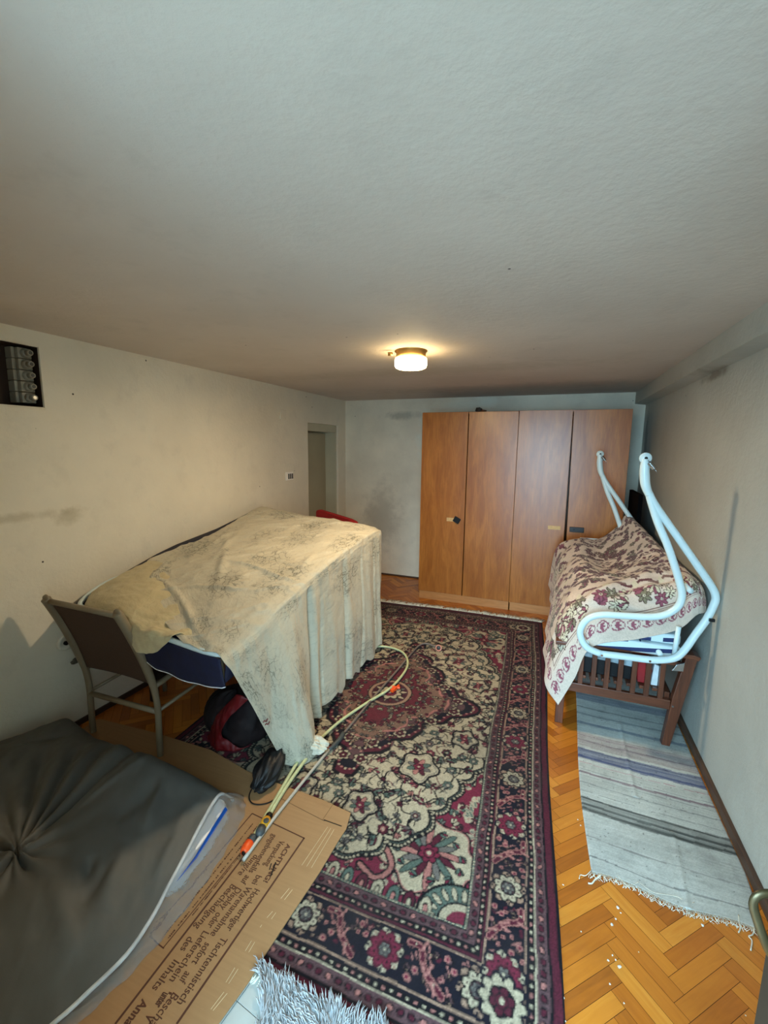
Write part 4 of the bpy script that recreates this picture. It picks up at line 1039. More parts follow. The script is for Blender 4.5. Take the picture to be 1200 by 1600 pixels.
# ================================================================== GARDEN CHAIR
def garden_chair():
    r = thing('garden_chair', 'khaki tubular garden chair with brown sling back by the left wall', 'chair', (-2.08, 1.7, 0))
    def side(x, sx):
        return [(x+sx*.000, 1.535, 0), (x+sx*.003, 1.532, .10), (x+sx*.006, 1.532, .20), (x+sx*.007, 1.532, .30), (x+sx*.002, 1.525, .40), (x-sx*.004, 1.512, .47), (x-sx*.010, 1.490, .56), (x-sx*.016, 1.462, .65), (x-sx*.022, 1.43, .74), (x-sx*.026, 1.395, .825), (x-sx*.028, 1.380, .858)]
    for x, sx in ((-1.842, 1), (-2.352, 1)):
        w = MB(); P = crom(side(x, sx), 4); n = len(P)
        rs = [.0155+.0065*min(1, max(0, (i/n-.35)/.25)) for i in range(n)]
        w.tube([tuple(p) for p in P], rs, 12, flat=1.05); w.build('back_leg', M_khaki, r, smooth=True)
        w = MB(); w.tube([tuple(p) for p in crom([(x, 1.53, .415), (x, 1.70, .43), (x, 1.90, .425), (x, 1.985, .40), (x, 2.01, .34), (x, 2.02, .15), (x, 2.03, 0)], 5)], .0145, 12); w.build('front_leg', M_khaki, r, smooth=True)
        w = MB(); w.tube([(x, 1.54, .27), (x, 2.02, .29)], .010, 10); w.build('side_rail', M_khaki, r, smooth=True)
        w = MB(); w.lathe([(.02, -.004), (.024, .004), (.014, .012)], (x-sx*.028, 1.380, .858), 'Y', 16); w.build('end_cap', M_khaki, r, smooth=True)
    a, b = -2.352, -1.842
    w = MB(); w.tube([(a-.025, 1.388, .845), (b-.03, 1.388, .842)], .014, 12); w.build('top_rail', M_khaki, r, smooth=True)
    w = MB(); w.tube([(a, 1.532, .262), (b+.01, 1.532, .272)], .014, 12); w.build('stretcher', M_khaki, r, smooth=True)
    w = MB(); w.tube([(a, 1.99, .395), (b, 1.99, .395)], .013, 12); w.build('seat_rail', M_khaki, r, smooth=True)
    # sling back and seat: slightly sagging fabric
    N, M = 30, 16; P = np.zeros((N, M, 3)); S = crom(side(0, 1), 6)
    S = S[(S[:, 2] > .42) & (S[:, 2] < .842)]
    for i in range(N):
        t = i/(N-1)*(len(S)-1); k = int(min(t, len(S)-2)); f = t-k; p = S[k]*(1-f)+S[k+1]*f
        for j in range(M):
            s = j/(M-1); P[i, j] = (a+p[0]+(b-a)*s+(.012 if s == 0 else 0), p[1]+.016*math.sin(PI*s)*1, p[2])
    link('sling_back', grid_mesh('sling_back', P), M_sling, r, solid=.003)
    P = np.zeros((N, M, 3))
    for i, y in enumerate(np.linspace(1.57, 1.98, N)):
        for j in range(M):
            s = j/(M-1); P[i, j] = (a+.015+(b-a-.03)*s, y, .42-.022*math.sin(PI*s)*math.sin(PI*i/(N-1))-.02*i/(N-1))
    link('sling_seat', grid_mesh('sling_seat', P), M_sling, r, solid=.003)
    w = MB(); w.lathe([(.004, 0), (.004, .004)], (a+.035, 1.376, .838), 'Y', 10); w.build('screw', M_chrome, r)
garden_chair()

# ================================================================== BAGS under the canopy
M_bagb = simple('bag_shell', (20, 6, 9), .8, .9, 5, .4, bscale=25)
def red_bag():
    r = thing('red_bag', 'dark red and black bag slumped on the floor in the shade under the canopy', 'bag', (-1.60, 1.78, 0))
    c = np.array([-1.60, 1.86, .0]); N, M = 50, 70
    th = np.linspace(0, 2*PI, M)[None]*np.ones((N, 1)); ph = np.linspace(.02, PI-.02, N)[:, None]*np.ones((1, M))
    k = 1+.5*fbm(np.cos(th)*1.5+9, np.sin(th)*1.5+ph+9, 5)+.04*np.sin(5*th-5*ph)
    P = np.stack([c[0]+.20*k*np.sin(ph)*np.cos(th), c[1]+.15*k*np.sin(ph)*np.sin(th), np.maximum(.11+.15*k*np.cos(ph), .014)], -1)
    link('bag_body', grid_mesh('bag_body', P), M_bagb, r)
    Pn = net([[(-1.74, 1.77, .012), (-1.64, 1.70, .014), (-1.52, 1.70, .018), (-1.44, 1.76, .03)], [(-1.70, 1.75, .05), (-1.63, 1.70, .03), (-1.54, 1.69, .03), (-1.47, 1.73, .035)],
              [(-1.66, 1.745, .13), (-1.61, 1.715, .12), (-1.58, 1.70, .11), (-1.56, 1.70, .10)], [(-1.60, 1.74, .22), (-1.57, 1.72, .22), (-1.55, 1.71, .21), (-1.53, 1.71, .20)], [(-1.50, 1.76, .33), (-1.47, 1.745, .33), (-1.45, 1.74, .32), (-1.43, 1.75, .31)]], 60, 40)
    Pn[..., 1] += .02*fbm(Pn[..., 0]*22, Pn[..., 2]*14, 5)-.012; Pn[..., 2] = np.maximum(Pn[..., 2]+.012*fbm(Pn[..., 0]*16, Pn[..., 1]*16, 8), .014)
    link('red_flap', grid_mesh('red_flap', Pn), M_redbag, r, 'crumpled dark red flap', solid=.003)
red_bag()
def pouch():
    r = thing('black_pouch', 'small crumpled black pouch with a looped cord on the cardboard edge by the hoses', 'pouch', (-1.19, 1.60, 0))
    c = np.array([-1.205, 1.60, .085]); N, M = 50, 60
    th = np.linspace(0, 2*PI, M)[None]*np.ones((N, 1)); ph = np.linspace(.02, PI-.02, N)[:, None]*np.ones((1, M))
    k = 1+.10*np.sin(4*th+5*ph)+.05*np.sin(11*th+3*ph)
    ax = np.stack([.062*k*np.sin(ph)*np.cos(th), .10*k*np.cos(ph), .058*k*np.sin(ph)*np.sin(th)], -1)
    P = ax+c; P[..., 2] = np.maximum(P[..., 2]+ax[..., 1]*.25, .022)
    link('pouch_body', grid_mesh('pouch_body', P), M_blackf, r)
    w = MB(); w.tube([tuple(p) for p in crom([(-1.235, 1.53, .05), (-1.23, 1.48, .025), (-1.185, 1.452, .024), (-1.13, 1.475, .024), (-1.10, 1.53, .024), (-1.09, 1.58, .03), (-1.08, 1.66, .02)], 8)], .0028, 6)
    w.build('cord', M_black, r, 'thin black looped cord', smooth=True)
pouch()

# ================================================================== TARP BUNDLE (lower left)
def tarp():
    # flat carton packed in white and blue foil below the grey cover
    bc = thing('packaged_bundle', 'flat white package with blue stripe in clear plastic wrap, under the grey tarp edge', 'package', (-1.4, 1.0, .02))
    w = MB()
    body = [(-2.2, .98), (-1.205, .98), (-1.185, 1.05), (-1.205, 1.22), (-1.235, 1.33), (-1.27, 1.36), (-1.5, 1.32), (-2.2, 1.28)]
    w.prism([(x, y, .0215) for x, y in body], (0, 0, .075)); w.build('carton', simple('white_foil', (206, 212, 218), .35, .05, 12), bc, bevel=.01)
    w = MB(); w.prism([(-1.232, 1.328, .0955), (-1.212, 1.318, .0955), (-1.192, 1.22, .0955), (-1.168, 1.10, .0955), (-1.166, 1.00, .0955), (-1.178, 1.10, .0955), (-1.208, 1.22, .0955)], (0, 0, .0035)); w.build('blue_stripe', simple('blue_print', (20, 82, 180), .3, .1, 20), bc, 'bright blue stripe', bevel=.001)
    t = NT('clear_plastic'); t.b.inputs['Transmission Weight'].default_value = .85; t.base((.9, .93, .95, 1)).rough(.12); t.b.inputs['IOR'].default_value = 1.2
    t.bump(t.noise(30, 4, .6), .9, .02)
    # grey cover: height field with folds running to the gathered drawstring point
    N, M = 300, 300
    rows = []
    #  columns: wall side -> room side ; rows: far -> near
    rows.append([(-2.49, 1.40, .06), (-2.33, 1.40, .17), (-2.10, 1.385, .145), (-1.90, 1.38, .12), (-1.68, 1.39, .08), (-1.45, 1.415, .06), (-1.275, 1.41, .05)])
    rows.append([(-2.49, 1.33, .10), (-2.33, 1.36, .205), (-2.08, 1.33, .20), (-1.87, 1.33, .215), (-1.65, 1.335, .205), (-1.42, 1.35, .155), (-1.285, 1.345, .125)])
    rows.append([(-2.50, 1.20, .16), (-2.34, 1.20, .22), (-2.08, 1.20, .215), (-1.87, 1.20, .235), (-1.65, 1.20, .22), (-1.42, 1.20, .165), (-1.252, 1.20, .118)])
    rows.append([(-2.50, 1.03, .17), (-2.34, 1.03, .22), (-2.08, 1.03, .215), (-1.87, 1.03, .225), (-1.65, 1.0, .20), (-1.42, 1.0, .165), (-1.190, 1.0, .105)])
    rows.append([(-2.50, .85, .17), (-2.34, .85, .22), (-2.08, .85, .21), (-1.87, .83, .21), (-1.65, .82, .19), (-1.42, .80, .155), (-1.150, .80, .075)])
    rows.append([(-2.50, .65, .17), (-2.34, .65, .22), (-2.08, .65, .20), (-1.87, .65, .20), (-1.65, .65, .18), (-1.42, .65, .13), (-1.195, .63, .060)])
    rows.append([(-2.50, .48, .14), (-2.34, .48, .19), (-2.08, .48, .18), (-1.87, .48, .17), (-1.65, .48, .15), (-1.42, .50, .10), (-1.235, .52, .045)])
    P = net(rows, N, M); X, Y = P[..., 0], P[..., 1]
    kx, ky = -1.70, .80
    ang = np.arctan2(Y-ky, X-kx); rad = np.hypot(X-kx, Y-ky)
    z = 0
    for a0, wd_, am, r0_, r1_ in ((2.45, .07, -.030, .05, .62), (2.20, .06, -.034, .05, .60), (1.98, .06, -.034, .05, .60), (1.72, .06, -.032, .06, .62), (2.75, .08, -.02, .1, .5), (1.50, .05, .010, .2, .6)):
        fall = np.clip((rad-r0_)/.08, 0, 1)*np.clip((r1_-rad)/.12, 0, 1)
        z = z+am*np.exp(-((ang-a0)/wd_)**2)*fall
    z = z+.02*np.exp(-(rad/.06)**2)*np.sin(ang*7)+.010*np.exp(-(rad/.14)**2)*np.sin(ang*11)
    for (ax, ay, bx, by, wd_, am) in ((-1.52, 1.28, -1.38, 1.05, .022, .022), (-1.52, 1.28, -1.50, 1.0, .03, -.014), (-1.33, 1.32, -1.30, 1.08, .03, .014), (-1.42, 1.0, -1.28, .80, .03, .018), (-1.40, .95, -1.36, .78, .025, -.016), (-1.55, .82, -1.25, .70, .03, .014), (-1.48, .92, -1.40, .84, .02, -.02), (-1.9, .66, -1.4, .60, .03, .012), (-2.3, 1.15, -2.1, .9, .04, .012), (-1.30, 1.15, -1.22, .95, .02, .012), (-2.15, 1.32, -2.3, 1.15, .02, -.014)):
        dx, dy = bx-ax, by-ay; L = dx*dx+dy*dy; t_ = np.clip(((X-ax)*dx+(Y-ay)*dy)/L, 0, 1)
        dist = np.hypot(X-ax-t_*dx, Y-ay-t_*dy); z = z+am*np.exp(-(dist/wd_)**2)*np.sin(PI*np.clip(t_, .05, .95))
    z = z+.016*fbm(X*5, Y*5, 2)+.005*fbm(X*14+Y*6, Y*9, 7)
    P[..., 2] = np.maximum(P[..., 2]+z, .03)
    P[..., 0] = np.maximum(P[..., 0], XL+.015)
    tp = t.m; H_edge = [tuple(p) for p in P[30:255, -1]]; PT = P
    N, M = 70, 24; P = np.zeros((N, M, 3))
    es = crom([(-1.26, 1.475, 0), (-1.19, 1.40, 0), (-1.14, 1.22, 0), (-1.115, 1.02, 0), (-1.12, .80, 0), (-1.165, .60, 0)], 20)
    for i in range(N):
        e = es[int(i/(N-1)*(len(es)-1))]; q_ = H_edge[int(i/(N-1)*(len(H_edge)-1))]; ins_ = (q_[0]-.01, q_[1]); hz = max(.026, q_[2]-.012)
        for j in range(M):
            s = j/(M-1); h = (hz+.012*math.exp(-((i-22)/14)**2)-.022)*(1-s**1.6)+.022
            P[i, j] = (ins_[0]*(1-s)+e[0]*s+.004*math.sin(i*.9), ins_[1]*(1-s)+e[1]*s, h+.004*math.sin(i*.7+j*.5)*s*(1-s)*4)
    link('plastic_wrap', grid_mesh('plastic_wrap', P), tp, bc, 'crinkled clear plastic film')
    P = PT
    t = NT('grey_tarp'); c = t.ramp(t.noise(1.5, 5), [(.3, L4((78, 79, 76))), (.7, L4((94, 96, 93)))])
    t.base(c).rough(.58); t.bump(t.noise(420, 2), .15, .002); t.b.inputs['Specular IOR Level'].default_value = .4
    o = link('grey_tarp', grid_mesh('grey_tarp', P), t.m, solid=.003)
    tag(o, 'dark grey waterproof furniture cover with drawstring gathers, spread in the near left corner', 'tarp')
    # pale lining showing along the room-side edge
    w = MB(); E_ = [tuple(p+np.array([.004, 0, -.004])) for p in P[::6, -1]]
    w.tube(E_, .0075, 6); w.build('lining_edge', simple('pale_lining', (196, 202, 204), .5), o, 'pale grey lining along the hem', smooth=True)
tarp()

# ================================================================== HOSES AND LANCE
def hose_path(pix, z=.022, n=7): return [tuple(p) for p in crom([Z(x, y, (z[i] if isinstance(z, list) else z)) for i, (x, y) in enumerate(pix)], n)]
def hoses():
    r = thing('garden_hose', 'pale green garden hose looping over the carpet, ending in orange and yellow connectors', 'hose', (-1.05, 1.6, .02))
    w = MB(); w.tube(hose_path([(394, 1312), (410, 1284), (430, 1250), (452, 1212), (470, 1182), (482, 1160), (486, 1142), (481, 1118)], .033), .0085, 12); w.build('hose_tube', M_hose, r, smooth=True)
    w = MB(); w.tube(hose_path([(420, 1276), (432, 1254), (455, 1218), (478, 1186), (492, 1166), (505, 1150), (535, 1124), (575, 1097), (610, 1075), (632, 1050), (637, 1034), (630, 1020), (612, 1012), (592, 1010), (575, 1014)], [.035, .036, .034, .032, .032, .03, .028, .026, .026, .026, .026, .026, .026, .026, .026]), .0085, 12); w.build('hose_tube', M_hose, r, smooth=True)
    def conn(pa, pb, mat, nm, prof, lab):
        A = np.array(Z(*pa, .036)); B = np.array(Z(*pb, .036)); w = MB(); n = len(prof)
        w.tube([tuple(A+(B-A)*t) for t, _ in prof], [q for _, q in prof], 16); return w.build(nm, mat, r, lab, smooth=True)
    conn((397, 1306), (390, 1318), M_greyp, 'connector_collar', [(0, .011), (.2, .015), (1, .016)], 'dark grey collar')
    c = conn((391, 1316), (380, 1333), M_orange, 'hose_connector', [(0, .016), (.15, .0195), (.7, .020), (.92, .016), (1, .013)], 'orange quick connector')
    A = Z(380, 1332, .04); w = MB(); w.lathe([(.009, 0), (.009, -.003)], (A[0]+.004, A[1]-.002, .040), 'Y', 14); w.build('connector_bore', M_black, c)
    conn((422, 1272), (417, 1281), M_black, 'connector_collar', [(0, .012), (.2, .015), (1, .015)], 'black collar')
    c = conn((418, 1279), (409, 1296), M_yellow, 'hose_connector', [(0, .016), (.3, .021), (.8, .018), (1, .016)], 'yellow connector')
    p = Z(416, 1282, .056); w = MB(); w.lathe([(.012, 0), (.012, .004), (.008, .005)], (p[0], p[1], .054), 'Z', 16); w.build('connector_button', M_greyp, c)
    conn((410, 1293), (403, 1307), M_greyp, 'connector_stop', [(0, .019), (.5, .020), (1, .014)], 'blue-grey valve end')
    l = thing('spray_lance', 'long thin metal spray lance with a bent tip lying across the carpet', 'spray lance', (-.95, 2.1, .02))
    w = MB(); w.tube(hose_path([(380, 1344), (430, 1276), (480, 1213), (517, 1168)], [.034, .032, .03, .028], 3), .0072, 12); w.build('lance_tube', M_lance2, l, 'pale plastic-coated lower tube', smooth=True)
    w = MB(); w.tube(hose_path([(514, 1172), (530, 1156), (537, 1145)], .028, 4), [.009]*2+[.0125]*6+[.011], 12); w.build('grip_sleeve', M_greyp, l, 'dark grey joint sleeve', smooth=True)
    w = MB(); w.tube(hose_path([(535, 1148), (560, 1118), (590, 1082), (620, 1048), (640, 1024), (652, 1011), (660, 1006), (670, 1006), (680, 1010)], .026, 5), .0065, 12); w.build('lance_tube', M_lance, l, 'brownish metal upper tube', smooth=True)
    p = Z(685, 1014, .028); w = MB(); n = 24
    w.tube([(p[0]+.022*math.cos(2*PI*k/n), p[1]+.005+.008*math.sin(2*PI*k/n), .034+.020*math.sin(2*PI*k/n)) for k in range(n+1)], .0055, 8, caps=False); w.build('nozzle_ring', simple('nozzle_pink', (196, 128, 108), .4), l, smooth=True)
    w = MB(); w.lathe([(.014, -.006), (.014, .01)], (p[0], p[1]+.008, .034), 'Y', 16); w.build('nozzle', M_greyp, l, smooth=True)
    # orange clip
    p = Z(616, 1077, .02)
    w = MB(); w.box((p[0]-.012, p[1]-.035, .014), (p[0]+.012, p[1]+.02, .034), Matrix.Rotation(-.25, 4, 'Z')); w.tube([(p[0]-.03, p[1]+.012, .026), (p[0]+.034, p[1]+.022, .026)], .009, 8); w.tube([(p[0]+.008, p[1]+.012, .026), (p[0]+.016, p[1]+.05, .026)], .008, 8)
    o = w.build('hose_clip', M_orange, smooth=False, bevel=.002); tag(o, 'small bright orange plastic clip lying on the carpet beside the hose', 'clip')
hoses()

# ================================================================== WOODEN BENCH
def bench():
    y0, y1 = 2.66, 4.16
    r = thing('wooden_bench', 'reddish-brown slatted wooden bench along the right wall, carrying the swing seat', 'bench', (.42, 3.4, 0))
    def endframe(y, d):
        yy = (y, y+d*.045); ya, yb = min(yy), max(yy)
        w = MB(); w.prism([(.667, ya, 0), (.708, ya, 0), (.752, ya, .30), (.790, ya, .545), (.735, ya, .545), (.695, ya, .30)], (0, yb-ya, 0)); w.build('leg', M_bench, r, bevel=.003)
        w = MB(); w.box((.105, ya, 0), (.150, yb, .50)); w.build('leg', M_bench, r, bevel=.003)
        w = MB(); w.box((.150, ya+.01, .215), (.690, yb-.008, .270)); w.build('lower_rail', M_bench_x, r, bevel=.003)
        w = MB(); w.box((.150, ya+.01, .478), (.720, yb-.008, .500)); w.build('upper_rail', M_bench_x, r, bevel=.002)
        for k in range(7):
            x = .215+k*.0685; w = MB(); w.box((x, ya+.013, .268), (x+.026, yb-.012, .480)); w.build('slat', M_bench, r, bevel=.002)
        w = MB(); w.prism([(.08, ya-.012, .500), (.77, ya-.012, .540), (.79, ya-.012, .530), (.80, ya-.012, .552), (.77, ya-.012, .562), (.08, ya-.012, .522)], (0, .085 if d > 0 else .07, 0)); w.build('armrest', M_bench_x, r, bevel=.003)
        w = MB(); w.lathe([(.006, 0), (.006, -.002)], (.700, ya-.0005, .245), 'Y', 12); w.build('screw', M_chrome, r)
    endframe(y0, 1); endframe(y1, -1)
    for x, z in ((.118, .27), (.665, .27)):
        w = MB(); w.box((x, y0+.045, z-.03), (x+.025, y1-.045, z+.03)); w.build('seat_rail', M_bench, r, bevel=.002)
    for k in range(8):
        x = .150+k*.0645; w = MB(); w.box((x, y0+.03, .300), (x+.045, y1-.03, .318)); w.build('seat_slat', M_bench, r, bevel=.002)
bench()
def bits_in_bench():
    w = MB(); w.prism([(.53, 2.72, .32), (.585, 2.72, .32), (.60, 2.72, .40), (.58, 2.72, .47), (.51, 2.72, .46)], (0, .20, 0)); o = w.build('red_packet', M_red, bevel=.008); tag(origin_to(o, (.56, 2.8, .32)), 'small red packet lying between the bench slats', 'packet')
    w = MB(); w.prism([(.595, 2.715, .32), (.63, 2.715, .32), (.63, 2.715, .44), (.605, 2.715, .45)], (0, .16, 0)); o = w.build('white_packet', simple('white_paper', (214, 218, 220), .6), bevel=.004); tag(origin_to(o, (.61, 2.8, .32)), 'white folded paper packet beside the red one inside the bench', 'packet')
    w = MB(); w.prism([(.24, 2.73, .42), (.50, 2.73, .40), (.50, 2.73, .475), (.24, 2.73, .49)], (0, .3, 0)); o = w.build('silver_sheet', simple('silver_foil', (150, 164, 170), .25, .2, 20, .6, bscale=30), bevel=.006); tag(origin_to(o, (.37, 2.85, .42)), 'crumpled silvery foil wedged under the swing cushion', 'foil')
    w = MB(); w.box((.24, 2.735, .318), (.50, 3.05, .42)); o = w.build('dark_box', M_black, bevel=.006); tag(origin_to(o, (.37, 2.9, .318)), 'dark box on the bench seat supporting the crumpled foil', 'box')
bits_in_bench()

# ================================================================== SWING SEAT
def swing_seat():
    r = thing('garden_swing', 'white tubular garden swing seat with looped arms and hanger hooks, resting on the wooden bench', 'swing seat', (.45, 3.3, .56))
    near_in = [(.463, 1.430), (.490, 1.350), (.521, 1.269), (.570, 1.165), (.611, 1.061), (.645, .965), (.658, .905), (.645, .845), (.593, .795), (.520, .772), (.40, .760), (.297, .749), (.232, .715), (.200, .655), (.205, .600), (.240, .548), (.310, .524)]
    near_out = [(.463, 1.430), (.500, 1.365), (.61, 1.211), (.70, 1.085), (.775, .978), (.800, .925), (.798, .880), (.774, .796), (.738, .715), (.700, .625), (.665, .572), (.615, .548), (.545, .535), (.43, .530), (.31, .524)]
    neck = [(.434, 1.600), (.434, 1.56), (.437, 1.52), (.447, 1.465), (.468, 1.415)]
    def frame(y, dx, nm):
        f = lambda L, n=6: [tuple(p) for p in crom([(x+dx, y, z) for x, z in L], n)]
        w = MB(); w.tube(f(near_in), .0185, 14); s = w.build('side_frame', M_white, r, smooth=True)
        w = MB(); w.tube(f(near_out), .0185, 14); w.build('side_frame', M_white, r, smooth=True)
        w = MB(); P = f(neck); n = len(P); w.tube(P, [.0175+.006*math.sin(PI*i/n) for i in range(n)], 14); w.build('hanger_neck', M_white, r, smooth=True)
        w = MB(); w.lathe([(.027, -.006), (.029, 0), (.027, .006)], (.434+dx, y, 1.604), 'Y', 24); h = w.build('hanger_plate', M_white, r, smooth=True)
        w = MB(); w.lathe([(.008, -.0075), (.008, .0075)], (.436+dx, y, 1.604), 'Y', 14); w.build('hanger_hole', M_black, h)
        # spring and hook
        A = np.array([.440+dx, y-.012, 1.597]); B = np.array([.486+dx, y-.03, 1.535]); n = 90; d = (B-A); pts = []
        e1 = np.cross(d, [0, 1, 0]); e1 /= np.linalg.norm(e1); e2 = np.array([0, 1, 0.])
        for i in range(n):
            t = i/(n-1); q = A+d*(.2+.5*t); pts.append(tuple(q+.011*(math.cos(t*2*PI*8)*e1+math.sin(t*2*PI*8)*e2)))
        w = MB(); w.tube(pts, .0024, 6); w.tube([tuple(A), tuple(A+d*.25)], .003, 6); w.tube([tuple(A+d*.7), tuple(B)], .002, 6); w.build('spring', M_chrome, r, smooth=True)
        for x, z in ((.315, .524), (.545, .535)):
            w = MB(); w.lathe([(.006, -.0205), (.004, -.0185)], (x+dx, y, z), 'Y', 10); w.build('bolt', M_chrome, r)
        w = MB(); w.tube([(.668+dx, y+.03, .73), (.662+dx, y+.03, .565)], .012, 10); w.build('back_stay', M_white, r, smooth=True)
    frame(2.565, 0, 'a'); frame(4.10, -.075, 'b')
    for (x, z, nm) in ((.24, .555, 'seat_tube'), (.60, .560, 'seat_tube'), (.70, .93, 'back_tube')):
        w = MB(); w.tube([(x, 2.59, z), (x-.06, 4.09, z)], .014, 12); w.build(nm, M_white, r, smooth=True)
    w = MB(); w.tube([(.26, 4.155, .862), (.46, 4.155, .866)], .009, 10); w.build('back_tube', M_white, r, smooth=True)
    w = MB(); w.prism([(.650, 2.555, .498), (.700, 2.555, .503), (.703, 2.555, .55), (.668, 2.555, .535)], (0, .012, 0)); w.build('bracket', M_chrome, r, bevel=.001)
    w = MB(); w.box((.778, 2.535, .798), (.802, 2.548, .812)); w.build('tape_mark', M_black, r)
swing_seat()
def cushion():
    r = thing('swing_cushion', 'white cushion with navy stripes and checks on the swing seat, showing under the blanket hem', 'cushion', (.45, 3.3, .56))
    t = NT('striped_cushion'); sx = t.node('ShaderNodeSeparateXYZ'); t.link(t.coord('Object'), sx.inputs[0])
    z = t.math('ADD', sx.outputs['Z'], t.math('MULTIPLY', sx.outputs['X'], -.12))
    fr = t.math('FRACT', t.math('MULTIPLY', z, 18.0)); st = t.math('GREATER_THAN', fr, .58)
    ck = t.math('GREATER_THAN', t.math('FRACT', t.math('MULTIPLY', sx.outputs['X'], 9.0)), .5)
    row = t.math('GREATER_THAN', t.math('FRACT', t.math('MULTIPLY', z, 9.0)), .5)
    f = t.math('MULTIPLY', st, t.math('MAXIMUM', ck, row))
    t.base(t.mix(f, L4((208, 222, 226)), L4((36, 48, 92)))).rough(.8)
    for (z0, z1, y0) in ((.535, .600, 2.63), (.603, .660, 2.65)):
        w = MB(); w.box((.20, y0, z0), (.70, 4.04, z1)); w.build('cushion_layer', t.m, r, bevel=.012)
    w = MB(); w.prism([(.60, 2.70, .66), (.70, 2.70, .66), (.76, 2.70, .88), (.69, 2.70, .92)], (-.06, 1.3, 0)); w.build('back_cushion', t.m, r, bevel=.02)
    w = MB(); w.prism([(.20, 2.70, .66), (.60, 2.70, .66), (.60, 2.70, .78), (.24, 2.70, .76)], (0, 1.25, 0)); w.build('folded_padding', t.m, r, bevel=.02)
cushion()

